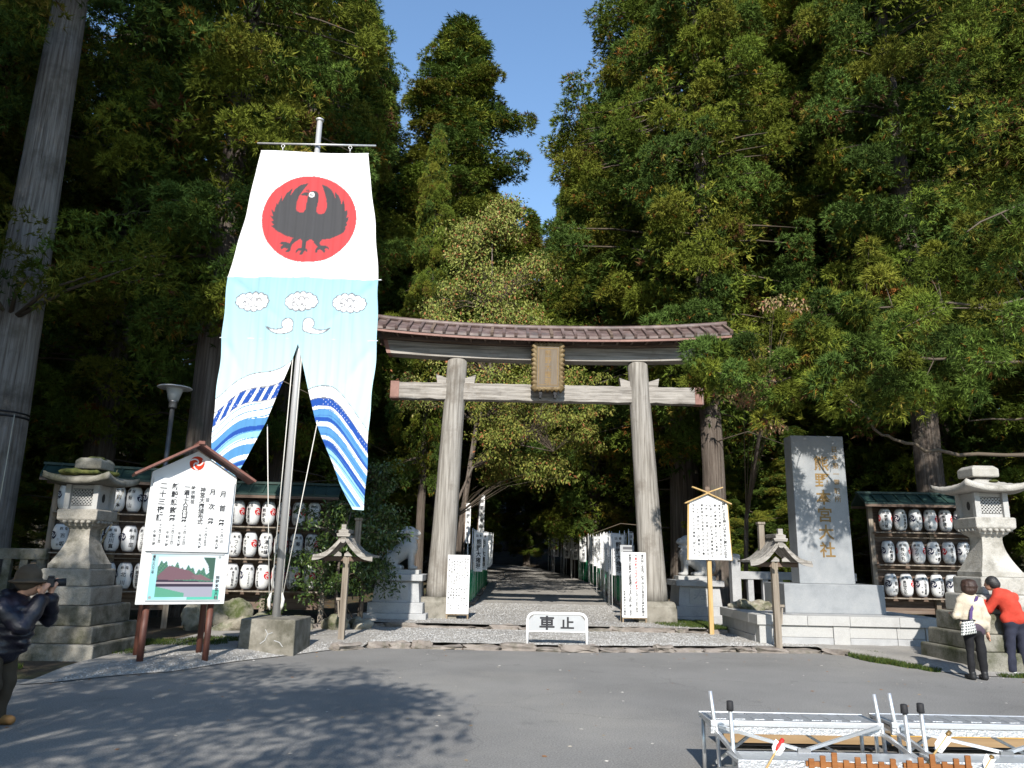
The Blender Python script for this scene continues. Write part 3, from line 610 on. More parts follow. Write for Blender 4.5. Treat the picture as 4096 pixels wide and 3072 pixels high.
for (px, pz) in [(.3, 7.9), (.9, 7.6), (1.4, 8.0), (-.3, 8.2), (.6, 8.5), (1.9, 7.4), (2.4, 7.9), (0, 7.3), (1.2, 7.1), (2.9, 7.6), (3.3, 8.2), (2.6, 8.6), (1.9, 8.7), (3.6, 7.5)]:
    cl.append((px, -1.3 + .5 * r_.random(), pz + .3, -1.2))
cl = np.array(cl); V, c = clumps(cl[:, :3], .4 + .35 * r_.random(len(cl)), np.stack([np.cos(cl[:, 3]), np.sin(cl[:, 3]), 0 * cl[:, 3]], 1), 70, r_)
link('crown', leafmesh('crown', V, c, M['leaf'], 3), t1)
mb = MB()
for (ex, ez) in [(.9, 7.8), (2.4, 7.9), (3.3, 8.1), (-.3, 8.2)]: mb.tube([(0, -.3, 7.0), (ex * .5, -.9, 7.6), (ex, -1.2, ez)], [.06, .04, .012], 5)
mb.build('branches', M['twig'], t1)

# the right foreground cedar whose boughs hang over the monument
t2 = thing('cedar_tree', 'cedar whose long boughs reach in from the right over the monument', 'tree', (13.6, 15.6, ground_at(13.6, 15.6)))
mb = MB(); mb.tube([(0, 0, -.3), (0, 0, .4), (0, 0, 2), (.1, 0, 8), (.1, 0, 16), (.1, 0, 28)], [.8, .68, .55, .48, .36, .05], 22, wob=.06, seed=4); mb.build('trunk', M['bark'], t2)
def w2(p): return (p[0] - 13.6, p[1] - 15.6, p[2])
br = MB()
BR = [[(13.6, 15.6, 3.6), (11.6, 15.8, 4.05), (10, 16, 4.02), (8.91, 16, 4.13), (8.3, 16, 4.3), (7.87, 16, 4.6), (7.45, 16.1, 5.2), (7.2, 16.2, 5.55), (6.4, 16.4, 5.9)],
      [(13.6, 15.6, 5.4), (11.5, 15.6, 6.0), (9.6, 15.7, 6.1), (8.2, 15.8, 6.2), (7.0, 16, 5.9), (5.9, 16.1, 5.6), (4.8, 16.2, 5.7), (4.2, 16.2, 5.85)],
      [(13.6, 15.6, 7), (11.4, 15.6, 7.4), (9.4, 15.6, 7.3), (7.8, 15.8, 7.2), (6.6, 16, 7.0)],
      [(13.6, 15.6, 8.6), (11.6, 14.6, 9.2), (10.1, 13.8, 8.8), (8.6, 13.2, 7.9)], [(13.6, 15.6, 5.0), (11.8, 16.4, 5.0), (10.3, 16.6, 4.9)], [(13.6, 15.6, 6.4), (11.6, 14.4, 6.9), (9.8, 13.6, 6.7), (8.2, 13.3, 6.4)]]
gw = random.Random(6)
def wig(pl):
    out = []
    for a_, b_ in zip(pl[:-1], pl[1:]):
        for q in range(3): out.append(Vector(a_).lerp(Vector(b_), q / 3) + Vector(((gw.random() - .5) * .10, (gw.random() - .5) * .1, (gw.random() - .5) * .13)) * (1 if out else 0))
    return out + [Vector(pl[-1])]
BR = [wig(pl) for pl in BR]
for j, pl in enumerate(BR):
    n = len(pl); br.tube([w2(p) for p in pl], [(.042 if j == 0 else .030) * (1 - i / n) + .010 for i in range(n)], 7, seed=j, wob=.25)
r_ = np.random.default_rng(21); cl = []
def cl_add(x, y, z, r0, k, sx=.35):
    for _ in range(k): cl.append((x + r_.normal() * sx, y + r_.normal() * .35, z + r_.normal() * sx * .7, r0 * (.75 + .5 * r_.random())))
for (x, z, k, s_) in [(4.25, 5.85, 4, .22), (4.5, 6.35, 4, .2), (4.75, 5.7, 3, .25), (5.5, 5.75, 4, .3), (5.95, 5.3, 4, .28), (6.35, 6.0, 5, .3), (6.9, 5.95, 5, .28), (7.3, 6.5, 6, .3), (7.2, 7.3, 6, .3), (7.7, 7.1, 5, .3), (7.6, 6.1, 4, .25), (6.5, 6.75, 5, .3), (8.5, 5.95, 4, .22), (8.9, 5.45, 5, .25), (9.3, 6.4, 5, .35), (8.7, 7.0, 5, .35), (10.1, 7.0, 6, .4), (9.7, 8.2, 6, .45), (10.9, 6.2, 6, .4), (10.7, 8.6, 7, .5), (8.4, 8.4, 5, .35), (5.6, 4.85, 2, .12), (10.2, 5.3, 3, .3), (11.6, 7.4, 7, .5), (12.4, 8.8, 9, .6), (11.8, 5.2, 4, .4), (5.2, 6.6, 3, .2), (10.6, 7.6, 6, .4), (8.0, 7.9, 4, .3)]:
    cl_add(x, 16.0, z, .30, k, s_ * .85)
for (x, y, z, k, s_) in [(7.6, 13.3, 5.9, 3, .3), (8.3, 13.4, 6.1, 3, .3), (9.3, 13.6, 5.8, 4, .35), (10.6, 13.8, 6.2, 4, .4), (11, 14, 8.8, 6, .5), (10.2, 13.8, 8.0, 5, .5), (7.0, 15.2, 4.9, 3, .18), (7.6, 15.2, 5.1, 3, .2), (8.1, 15.3, 4.8, 3, .18), (6.7, 15.4, 5.3, 2, .2)]: cl_add(x, y, z, .36, k, s_)  # extra tufts added in the sun's way to dapple the monument with shade
cl = np.array(cl); ctr = cl[:, :3] - np.array([13.6, 15.6, 0]); o_ = rowperm(ctr * np.array([1, 1, 0]) + np.array([-.2, -.6, 0]))
V1, c1 = clumps(ctr, cl[:, 3], o_, 120, r_, .145, .022, .03, gain=1.08, fan=(-1.2, -.85, -.5, -.17, .17, .5, .85, 1.2)); near_ctr = ctr
cl = np.array([(13.6 + q_ * math.cos(a), 15.6 + q_ * math.sin(a), zz, .5 + .4 * u_) for a, zz, q_, u_ in [(r_.random() * 6.28, z0, 4.6 * (1 - ((z0 - 7) / 23) ** 2) * (.35 + .65 * r_.random()), r_.random()) for z0 in 8.5 + 19 * r_.random(420)]])
ctr = cl[:, :3] - np.array([13.6, 15.6, 0]); o_ = rowperm(ctr * np.array([1, 1, 0]) + 1e-6)
V2, c2 = clumps(ctr, cl[:, 3] * .85, o_, 70, r_, .14, .024)
link('crown', leafmesh('crown', np.concatenate([V1, V2]), np.concatenate([c1, c2]), M['leaf'], 3), t2)
for i in range(0, len(near_ctr), 2):
    e = Vector(near_ctr[i]); s_ = min((Vector(w2(p)) for pl in BR for p in pl), key=lambda q: (q - e).length); br.tube([s_, s_.lerp(e, .5) + Vector((0, 0, .06)), e], [.014, .010, .005], 4, cap=False)
br.build('branches', M['twig'], t2)

# broadleaved trees, shrubs
def leaves(ctr, rad, N, r_, size, cols, probs, hang=.5, asp=.5):
    n = len(ctr); idx = np.repeat(np.arange(n), N); m = len(idx); d = rowperm(r_.normal(size=(m, 3))); P = ctr[idx] + d * (rad[idx] * r_.random(m) ** .5)[:, None] * np.array([1, 1, .55])
    D = rowperm(r_.normal(size=(m, 3)) * .7 + d * .5 - np.array([0, 0, hang])); L = size * (.7 + .6 * r_.random(m)); W = L * asp
    cols = np.array(cols); c = cols[r_.choice(len(cols), m, p=probs)] * (.75 + .5 * r_.random((m, 1)))
    return sprays(P, D, L, W, c, r_, fan=(0,), droop=.1)
def broadleaf(name, label, loc, trunk_pts, trunk_r, tips, N, rad, size, cols, probs, hang, mat='leaf', asp=.5, seed=1, cat='tree', bark='bark', thin=1.0):
    o = thing(name, label, cat, loc); L0 = Vector(loc); r_ = np.random.default_rng(seed)
    mb = MB(); mb.tube([Vector(p) - L0 for p in trunk_pts], trunk_r, 10, wob=.06, seed=seed); mb.build('trunk' if cat == 'tree' else 'stem', M[bark], o)
    bm_ = MB(); ctr = np.array(tips) - np.array(loc)
    for i, e in enumerate(ctr):
        e = Vector(e); s_ = min((Vector(p) - L0 for p in trunk_pts), key=lambda q: abs(q.z - (e.z - .45 * Vector((e.x - q.x, e.y - q.y)).length)) * 1.0)
        bm_.tube([s_, s_.lerp(e, .5) + Vector((0, 0, .1 * (e - s_).length)), e], [(.012 + .008 * (e - s_).length) * thin, .012 * thin, .005 * thin], 5, cap=False)
    tag(bm_.build('branches', M['twig'], o), kind='stuff')
    V, c = leaves(ctr, np.full(len(ctr), rad) * (.7 + .6 * r_.random(len(ctr))), N, r_, size, cols, probs, hang, asp)
    link('crown' if cat == 'tree' else 'foliage', leafmesh('crown', V, c, M[mat]), o)
    return o
r_ = np.random.default_rng(31); tips = []
while len(tips) < 300:                                       # pale autumn tree above the gate roof
    z = 7.8 + 9.0 * r_.random(); t = (z - 7.8) / 9.0; q = 3.7 * (1 - t ** 1.5) ** .75 * (.75 + .25 * t) ; a = r_.random() * 6.28; rr = q * r_.random() ** .5
    x = -.9 + rr * math.cos(a) * 1.05; y = 30 + rr * math.sin(a) * .8
    x = x + .5 * math.sin(z * 1.9 + 1) + (.7 if z < 10 else 0) * math.cos(a)
    if math.sin(x * 2.1 + z * 1.3) + math.sin(z * 2.9 - x) > -.45: tips.append((x, y, z))
broadleaf('autumn_tree', 'pale yellow-green tree with reddening leaves rising above the gate roof', (-2.1, 30.2, .26), [(-2.1, 30.2, .1), (-1.9, 30.2, 3), (-1.4, 30, 7), (-.9, 30, 9), (-.9, 30, 12), (-1, 30, 15.6)], [.14, .12, .10, .09, .06, .02], tips, 100, .75, .12,
          [(.21, .24, .06), (.27, .28, .075), (.15, .19, .045), (.32, .13, .06), (.30, .27, .11)], [.34, .26, .22, .10, .08], .7, seed=32)
tips = [(-1.2 + r_.random() * 3.4, 27.2 + r_.random() * 2.5, 4.6 + r_.random() * 1.0) for _ in range(26)] + [(-1.0 + r_.random() * 1.3, 26.6 + r_.random() * 1.5, 5.4 + r_.random() * 1.3) for _ in range(22)] + [(-1.4 + r_.random() * 4.9, 26.2 + r_.random() * 4.5, 6.2 + r_.random() * 2.6) for _ in range(100)]  # last, higher group of tips added to throw shade on the path
broadleaf('maple_tree', 'small maple with yellow-green leaves hanging below the gate beam', (-2.5, 27.6, .2), [(-2.5, 27.6, .1), (-2.2, 27.6, 3), (-1.4, 27.7, 5), (.4, 27.9, 5.9), (1.6, 28, 5.7)], [.065, .055, .045, .03, .012], tips, 120, .5, .12,
          [(.17, .19, .04), (.22, .21, .05), (.11, .14, .03), (.28, .11, .05)], [.4, .3, .24, .06], .6, seed=33, thin=.35)
tips = [(4.9 + r_.random() * 1.5, 16.4 + r_.random() * .7, 5.55 + r_.normal() * .16) for _ in range(26)] + [(5.6 + r_.random() * 1.2, 16.6, 6.2 + .3 * r_.normal()) for _ in range(12)] + [(6.0 + r_.random() * 1.6, 17.2, 7.9 + .1 * r_.normal()) for _ in range(7)] + [(5.7 + .5 * r_.random(), 16.5, 4.75 + .08 * r_.normal()) for _ in range(5)]
broadleaf('autumn_tree', 'slender tree with pinkish tan leaves among the cedar boughs over the monument', (6.6, 21.7, .2), [(6.6, 21.7, 0), (6.65, 21.3, 3), (6.6, 19.6, 5.2), (6.3, 17.8, 6.2), (5.9, 17.0, 6.0), (5.2, 16.7, 5.6)], [.07, .06, .045, .035, .025, .01], tips, 46, .3, .085,
          [(.34, .22, .13), (.27, .22, .10), (.38, .14, .09), (.20, .19, .07)], [.42, .26, .1, .22], .8, seed=34, thin=.35)
tips = []
while len(tips) < 120:                                       # glossy shrub by the left lion-dog
    z = .9 + 3.1 * r_.random(); q = 1.0 * (1 - ((z - 2.2) / 2.2) ** 2) ** .5 if abs(z - 2.2) < 2.2 else .1; a = r_.random() * 6.28; rr = q * r_.random() ** .5
    tips.append((-3.68 + rr * .92 * math.cos(a) + (.12 if z > 2 else 0), 19.0 + rr * math.sin(a) * .7, z))
SH = [(.030, .058, .016), (.045, .080, .018), (.065, .105, .022), (.09, .13, .03)]
broadleaf('camellia_shrub', 'dense glossy green shrub hiding the left lion-dog statue', (-3.6, 19.1, .1), [(-3.6, 19.1, 0), (-3.55, 19.1, 1.2), (-3.5, 19.1, 2.5), (-3.4, 19.1, 3.7)], [.07, .06, .045, .02], tips, 70, .34, .10, SH, [.3, .35, .25, .1], .3, 'leaf_gloss', .42, 35, 'shrub')
tips = [(-4.05 + .45 * r_.normal(), 17.6 + .3 * r_.normal(), 1.75 + .5 * r_.normal()) for _ in range(44)] + [(-3.85 + .35 * r_.normal(), 18.3, 2.6 + .4 * r_.normal()) for _ in range(26)]
broadleaf('camellia_shrub', 'leafy green shrub growing in front of the banner-side lantern rack end', (-3.9, 18.0, .1), [(-3.9, 18.0, 0), (-3.95, 17.9, 1), (-3.9, 17.9, 2.0), (-3.7, 18, 2.9)], [.04, .035, .03, .012], tips, 62, .26, .10, SH, [.25, .35, .28, .12], .3, 'leaf_gloss', .42, 36, 'shrub')
tips = [(-5.15 + .16 * r_.normal(), 17.4 + .12 * r_.normal(), .62 + .13 * r_.normal()) for _ in range(9)]
broadleaf('fern_plant', 'small bright green plant growing on the boulders under the rack', (-5.15, 17.45, .3), [(-5.15, 17.45, .25), (-5.15, 17.43, .5), (-5.15, 17.4, .75)], [.012, .01, .004], tips, 40, .15, .075, SH[1:], [.3, .4, .3], .2, 'leaf_gloss', .4, 37, 'plant')
tips = [(-9.0 + 8.0 * r_.random(), -5.0 + 7.2 * r_.random(), 4.0 + 5.4 * r_.random()) for _ in range(330)]
tips = [p for p in tips if ((p[0] + 5.0) / 3.7) ** 2 + ((p[1] + 1.3) / 3.3) ** 2 + ((p[2] - 6.6) / 2.6) ** 2 < 1]
broadleaf('broadleaf_tree', 'broad leafy tree behind the viewer that shades the road', (-5.2, -2.4, 0), [(-5.2, -2.4, -.1), (-5.2, -2.4, 3), (-5.1, -2.3, 6), (-5, -2.2, 8.6)], [.22, .18, .12, .03], tips, 150, .8, .15, SH, [.25, .35, .28, .12], .4, seed=38)
# dry plume grass behind the mossy stone lantern
g = thing('plume_grass', 'dry pale plume grass behind the mossy stone lantern', 'plant', (-8.3, 15.2, .05)); rr_ = random.Random(3); mb = MB()
for i in range(34):
    a = rr_.random() * 6.28; s_ = .15 + .45 * rr_.random(); h = 2.3 + .95 * rr_.random(); mb.tube([(0, 0, 0), (math.cos(a) * s_ * .4, math.sin(a) * s_ * .4, h * .7), (math.cos(a) * s_, math.sin(a) * s_, h)], [.008, .01, .003], 4, cap=False)
mb.build('stalks', pm('straw', [(.22, .19, .11), (.36, .31, .19)], 3, bump=0), g)
# ------------------------------------------------------------------ the gate (torii)
TX, TY = 1.07, 20.6
to = thing('torii_gate', 'large weathered grey wooden torii gate with a curved copper roof', 'gate', (TX, TY, .2))
for xb, xt in ((-1.80 - TX, -1.56 - TX), (3.88 - TX, 3.55 - TX)):
    mb = MB(); n = 20; pts = []; rad = []
    for i in range(n + 1):
        t = i / n; z = .5 + t * 6.45; pts.append((xb + (xt - xb) * t, 0, z)); rad.append(.365 - .085 * t ** .8)
    pts.append((xt, 0, 6.99)); rad.append(.25); pts.append((xt, 0, 7.0)); rad.append(.2)
    mb.tube(pts, rad, 28, wob=.02, seed=int(xb * 10) + 50); mb.build('pillar', M['wood_v'], to)
    mb = MB(); mb.square([(.50, -.1), (.50, .40), (.44, .53)], (xb, 0, 0)); mb.build('base_block', M['concrete'], to, .03)
    for s in (-1, 1):
        mb = MB(); x0 = xt + (xb - xt) * .08; mb.prism([(x0 + s * .24, 6.30), (x0 + s * .52, 6.30), (x0 + s * .56, 6.55), (x0 + s * .24, 6.44)][::s], -.12, .12); mb.build('wedge', M['wood_h'], to, .008)
mb = MB(); nn = 40
vs = []; fs = []
for i in range(nn + 1):                                      # slightly waney tie beam
    x = -4.45 + 8.72 * i / nn; j = .012 * math.sin(i * 1.7) + .008 * math.sin(i * 4.1); k = .010 * math.sin(i * 2.3 + 1)
    vs += [(x, -.15 + k, 5.83 + j), (x, .15, 5.83), (x, .15, 6.30 + k), (x, -.15 + k, 6.30 + k)]
for i in range(nn):
    a = i * 4
    for q in range(4): fs.append((a + q, a + 4 + q, a + 4 + (q + 1) % 4, a + (q + 1) % 4))
fs += [(3, 2, 1, 0), (nn * 4, nn * 4 + 1, nn * 4 + 2, nn * 4 + 3)]
mb.add(vs, fs); mb.build('tie_beam', M['wood_h'], to, .02)
for s in (-1, 1):
    mb = MB(); x0, x1 = (-4.47, -4.22) if s < 0 else (4.05, 4.29); mb.box(x0, x1, -.16, .16, 5.82, 6.325); mb.build('end_cap', M['copper_pink'], to, .012)
def cur(x): return .22 * abs(x / 5.15) ** 2.3
def arc_beam(x0b, x1b, x0t, x1t, z0, z1, y0, y1, name, mat, n=26, bev=.01, cf=.8):
    vs = []; fs = []; mb = MB()
    for i in range(n + 1):
        t = i / n; xb = x0b + (x1b - x0b) * t; xt = x0t + (x1t - x0t) * t
        vs += [(xb, y0, z0 + cf * cur(xb)), (xb, y1, z0 + cf * cur(xb)), (xt, y1, z1 + cf * cur(xt)), (xt, y0, z1 + cf * cur(xt))]
    for i in range(n):
        a = i * 4
        for q in range(4): fs.append((a + q, a + 4 + q, a + 4 + (q + 1) % 4, a + (q + 1) % 4))
    fs += [(3, 2, 1, 0), (n * 4, n * 4 + 1, n * 4 + 2, n * 4 + 3)]
    mb.add(vs, fs); return mb.build(name, mat, to, bev)
arc_beam(-4.6, 4.6, -4.72, 4.72, 6.98, 7.36, -.22, .22, 'lintel', M['wood_h'])
arc_beam(-4.78, 4.78, -4.9, 4.9, 7.365, 7.60, -.34, .34, 'upper_lintel', M['wood_dark'])
for s in (-1, 1):
    mb = MB(); zc = .8 * cur(4.6); mb.prism([(s * 4.50, 6.97 + zc), (s * 4.615, 6.97 + zc), (s * 4.735, 7.37 + zc), (s * 4.62, 7.37 + zc)][::s], -.235, .235); mb.build('end_cap', M['copper_pink'], to)
    mb = MB(); mb.prism([(s * 4.72, 7.36 + zc), (s * 4.84, 7.36 + zc), (s * 4.95, 7.61 + zc), (s * 4.82, 7.61 + zc)][::s], -.36, .36); mb.build('end_cap', M['copper'], to)
# roof: two slopes, an eave board, standing battens
RW, EY = 5.0, .80
for s in (-1, 1):
    n = 36; vs = []; fs = []; mb = MB()
    for i in range(n + 1):
        x = -RW + 2 * RW * i / n; e = 7.46 + cur(x) * 1.05; r = 7.88 + cur(x) * 1.15
        vs += [(x, s * EY, e), (x, 0, r), (x, 0, r + .07), (x, s * EY, e + .07)]
    for i in range(n):
        a = i * 4
        for q in range(4): fs.append((a + q, a + 4 + q, a + 4 + (q + 1) % 4, a + (q + 1) % 4))
    fs += [(3, 2, 1, 0), (n * 4, n * 4 + 1, n * 4 + 2, n * 4 + 3)]
    if s > 0: fs = [f[::-1] for f in fs]
    mb.add(vs, fs); mb.build('roof_slope', M['copper'], to)
    vs = []; fs = []; mb = MB()
    for i in range(n + 1):
        x = -RW + .03 + (2 * RW - .06) * i / n; e = 7.46 + cur(x) * 1.05
        vs += [(x, s * (EY - .09), e - .07), (x, s * (EY - .02), e - .07), (x, s * (EY - .02), e - .004), (x, s * (EY - .09), e + .01)]
    for i in range(n):
        a = i * 4
        for q in range(4): fs.append((a + q, a + 4 + q, a + 4 + (q + 1) % 4, a + (q + 1) % 4))
    fs += [(3, 2, 1, 0), (n * 4, n * 4 + 1, n * 4 + 2, n * 4 + 3)]
    mb.add(vs, fs); mb.build('eave_board', M['copper_pink'], to)
NB = 31
for i in range(NB):
    x = -RW + .05 + (2 * RW - .1) * i / (NB - 1); e = 7.53 + cur(x) * 1.05; r = 7.95 + cur(x) * 1.15
    for s in (-1, 1):
        mb = MB(); mb.bar((x, s * (EY + .05), e - .005), (x, s * .05, r), .085, .09); mb.build('batten', M['copper'] if (i * 7) % 5 else M['wood_dark'], to)
mb = MB(); n = 30
mb.tube([(-RW - .06 + (2 * RW + .12) * i / n, 0, 8.0 + 1.15 * cur(-RW + 2 * RW * i / n)) for i in range(n + 1)], .085, 8); mb.build('ridge', M['copper'], to)
mb = MB()                                                    # rafters seen under the eave
for i in range(24):
    x = -4.7 + 9.4 * i / 23; mb = MB(); mb.bar((x, -.74, 7.43 + cur(x)), (x, .74, 7.43 + cur(x)), .06, .05); mb.build('rafter', M['wood_dark'], to)
# plaque
gk = thing('gate_plaque', 'brown carved plaque with gilt scalloped frame hanging mid-gate', 'plaque', (.985, 20.16, 6.18)); gk.rotation_euler = (R(5), 0, 0)
def scallop(hw, hh, amp, nx_, ny_):
    pts = []
    for side in range(4):
        m = (nx_ if side % 2 == 0 else ny_) * 6
        for i in range(m):
            t = i / m; b = amp * abs(math.sin(PI * t * (nx_ if side % 2 == 0 else ny_)))
            x, z = [(-hw + 2 * hw * t, -hh - b), (hw + b, -hh + 2 * hh * t), (hw - 2 * hw * t, hh + b), (-hw - b, hh - 2 * hh * t)][side]
            pts.append((x, z))
    return pts
outer = scallop(.42, .66, .055, 7, 10); inner = [(max(-.29, min(.29, x * .7)), max(-.55, min(.55, z * .84))) for x, z in outer]
mb = MB(); n = len(outer); cz = .74
vs = [(x, -.03, z + cz) for x, z in outer] + [(x * .93, -.11, z * .95 + cz) for x, z in outer] + [(x, -.05, z + cz) for x, z in inner] + [(x, .05, z + cz) for x, z in outer]
fs = []
for i in range(n):
    j = (i + 1) % n; fs += [(i, j, n + j, n + i), (n + i, n + j, 2 * n + j, 2 * n + i), (3 * n + j, 3 * n + i, i, j)[::-1]]
mb.add(vs, fs, 0, True); mb.build('frame', M['gilt'], gk)
mb = MB(); mb.box(-.30, .30, -.06, .04, cz - .56, cz + .56); gp = mb.build('panel', M['gaku_panel'], gk)
mb = MB()
for x0, x1, z0, z1 in ((-.27, .27, .50, .515), (-.27, .27, -.515, -.50), (-.27, -.255, -.5, .5), (.255, .27, -.5, .5)): mb.box(x0, x1, -.066, -.058, cz + z0, cz + z1)
mb.build('border', M['gold'], gp)
mb = MB(); column(mb, '熊野大権現', 0, cz + .48, cz - .50, .19, lambda x, z: (x, -.066, z), off=.004); tag(mb.build('lettering', M['gold'], gp), kind='stuff')
for s in (-1, 1):
    mb = MB(); mb.box(s * .20 - .05, s * .20 + .05, -.13, .10, -.06, .02); mb.box(s * .20 - .035, s * .20 + .035, -.13, .10, -.14, -.06); mb.build('bracket', M['black'], gk, .01)
mb = MB(); mb.bar((-.42, 0.05, cz + .55), (-.42, .25, cz + .75), .03, .03); mb.bar((.42, .05, cz + .55), (.42, .25, cz + .75), .03, .03); mb.build('hanger', M['black'], gk)

# ------------------------------------------------------------------ flagpole, block, banner
BXC, BYC = -4.24, 14.4
bl = thing('pole_block', 'stained cracked concrete block holding the steel flagpole', 'concrete block', (-4.18, 14.28, .05), R(-2))
mb = MB(); mb.square([(.50, -.1), (.485, .55)]); mb.build('block', M['concrete'], bl, .02)
mb = MB()
for pl in ([(-.03, .38), (.02, .30), (-.02, .2), (-.10, .14)], [(.14, .20), (.24, .17), (.3, .1)], [(.02, .3), (.10, .33)]):
    for (a, b) in zip(pl[:-1], pl[1:]): mb.bar((a[0], -.503 + a[1] * .024, a[1]), (b[0], -.503 + b[1] * .024, b[1]), .012, .004, up=(0, 1, 0))
mb.build('crack_line', M['granite'], bl)
po = thing('flagpole', 'tall brushed steel flagpole carrying the crow and wave banner', 'flagpole', (BXC, BYC, .55))
mb = MB(); mb.tube([(0, 0, 0), (0, 0, 5), (0, 0, 10.22)], [.078, .070, .055], 20); mb.lathe([(.055, 10.22), (.085, 10.24), (.085, 10.27), (.02, 10.31)], 16); mb.build('pole', M['steel'], po)
mb = MB(); mb.lathe([(.10, -.01), (.10, .025), (.08, .03)], 20); mb.build('collar', M['steel_dark'], po)
mb = MB(); mb.tube([(-1.25, -.09, 9.62), (1.26, -.09, 9.62)], .022, 10); mb.build('crossbar', M['steel'], po)
for sx in (-.70, .72):
    mb = MB()
    for q in range(12):
        a0, a1 = 2 * PI * q / 12, 2 * PI * (q + 1) / 12; mb.tube([(sx + .035 * math.cos(a0), -.10, 9.56 + .035 * math.sin(a0)), (sx + .035 * math.cos(a1), -.10, 9.56 + .035 * math.sin(a1))], .008, 5, cap=False)
    mb.tube([(sx, -.10, 9.53), (sx, -.10, 9.45)], .014, 6); mb.tube([(sx, -.10, 9.45), (sx - .02, -.10, 9.38)], .006, 5); mb.tube([(sx, -.10, 9.45), (sx + .03, -.10, 9.38)], .006, 5)
    mb.build('hook', M['steel'], po)
for (xa, za, xb_, zb_) in ((-.46, 3.60, -.12, .30), (.50, 3.66, .10, .32), (.085, 5.1, .095, .32), (-.085, 5.1, -.095, .32)):
    mb = MB(); mb.tube([(xa, -.12, za), (xb_, -.09, zb_)], .009, 5); mb.build('halyard', M['rope_white'], po)
for s in (-1, 1):
    mb = MB(); mb.tube([(s * .10, -.09, .48), (s * .13, -.1, .36), (s * .12, -.1, .25), (s * .10, -.09, .17)], [.012, .03, .03, .01], 7); mb.build('rope_bundle', M['rope_white'], po)
# banner geometry and print
bn = thing('festival_banner', 'tall white and sky blue banner with a red crow disc and waves', 'banner', (BXC, BYC, 2.5))
ZL = np.array([9.95, 7.15, 5.9, 4.7, 3.65, 2.62]); XL = np.array([-1.12, -1.52, -1.55, -1.48, -1.42, -1.36])
ZR = np.array([9.95, 7.15, 5.9, 2.54]); XR = np.array([1.12, 1.52, 1.53, 1.53])
ZN = np.array([5.77, 4.2, 3.0, 2.54])
XNr = np.array([.0, .50, 1.06, 1.33]); XNl = np.array([.0, -.45, -.98, -1.22])
CIR = (0.0, 8.44, .965)
BIRD = [(850,685),(868,694),(878,712),(880,740),(876,790),(870,820),(872,845),(888,858),(908,860),(930,848),(942,820),(944,785),(936,745),(918,690),(893,632),(935,645),(968,670),(990,705),(1003,738),(993,683),(1022,708),(1040,742),(1052,785),(1060,742),(1076,785),(1082,830),(1100,820),(1102,850),(1096,880),(1113,872),(1110,900),(1100,918),(1106,932),(1092,950),(1097,962),(1085,990),(1050,1012),(990,1038),(925,1050),(905,1075),(868,1065),(850,1052),(820,1075),(795,1075),(775,1052),(750,1070),(718,1075),(722,1046),(660,1030),(600,1000),(552,962),(574,955),(545,930),(568,925),(536,885),(560,890),(538,835),(566,858),(575,790),(585,800),(608,728),(612,775),(640,715),(685,672),(668,735),(700,680),(740,645),(797,628),(765,680),(735,730),(722,780),(720,820),(730,845),(755,855),(778,852),(792,835),(795,790),(800,735),(806,700),(825,688)]
FEET = [[(718,1046),(735,1075),(715,1100),(708,1140),(690,1152),(672,1148),(690,1128),(660,1118),(640,1135),(636,1112),(652,1098),(625,1092),(640,1078),(665,1076),(700,1084)],
        [(790,1055),(822,1055),(818,1118),(838,1135),(838,1152),(815,1140),(800,1172),(776,1168),(792,1140),(770,1138),(752,1155),(748,1142),(765,1122),(792,1118)],
        [(905,1050),(930,1050),(915,1075),(925,1095),(960,1092),(985,1105),(984,1120),(965,1108),(955,1118),(962,1132),(955,1145),(938,1130),(918,1122),(905,1132),(908,1150),(893,1148),(890,1128),(905,1105),(870,1070)]]
BEAK = [(802,700), (770,702), (743,722), (772,727), (800,728)]
CREST = [(780, 690), (783, 680), (792, 688), (797, 675), (803, 686), (812, 682), (806, 694)]
def zc(p): return ((p[0] - 823) / 348.0, (898 - p[1]) / 325.0)
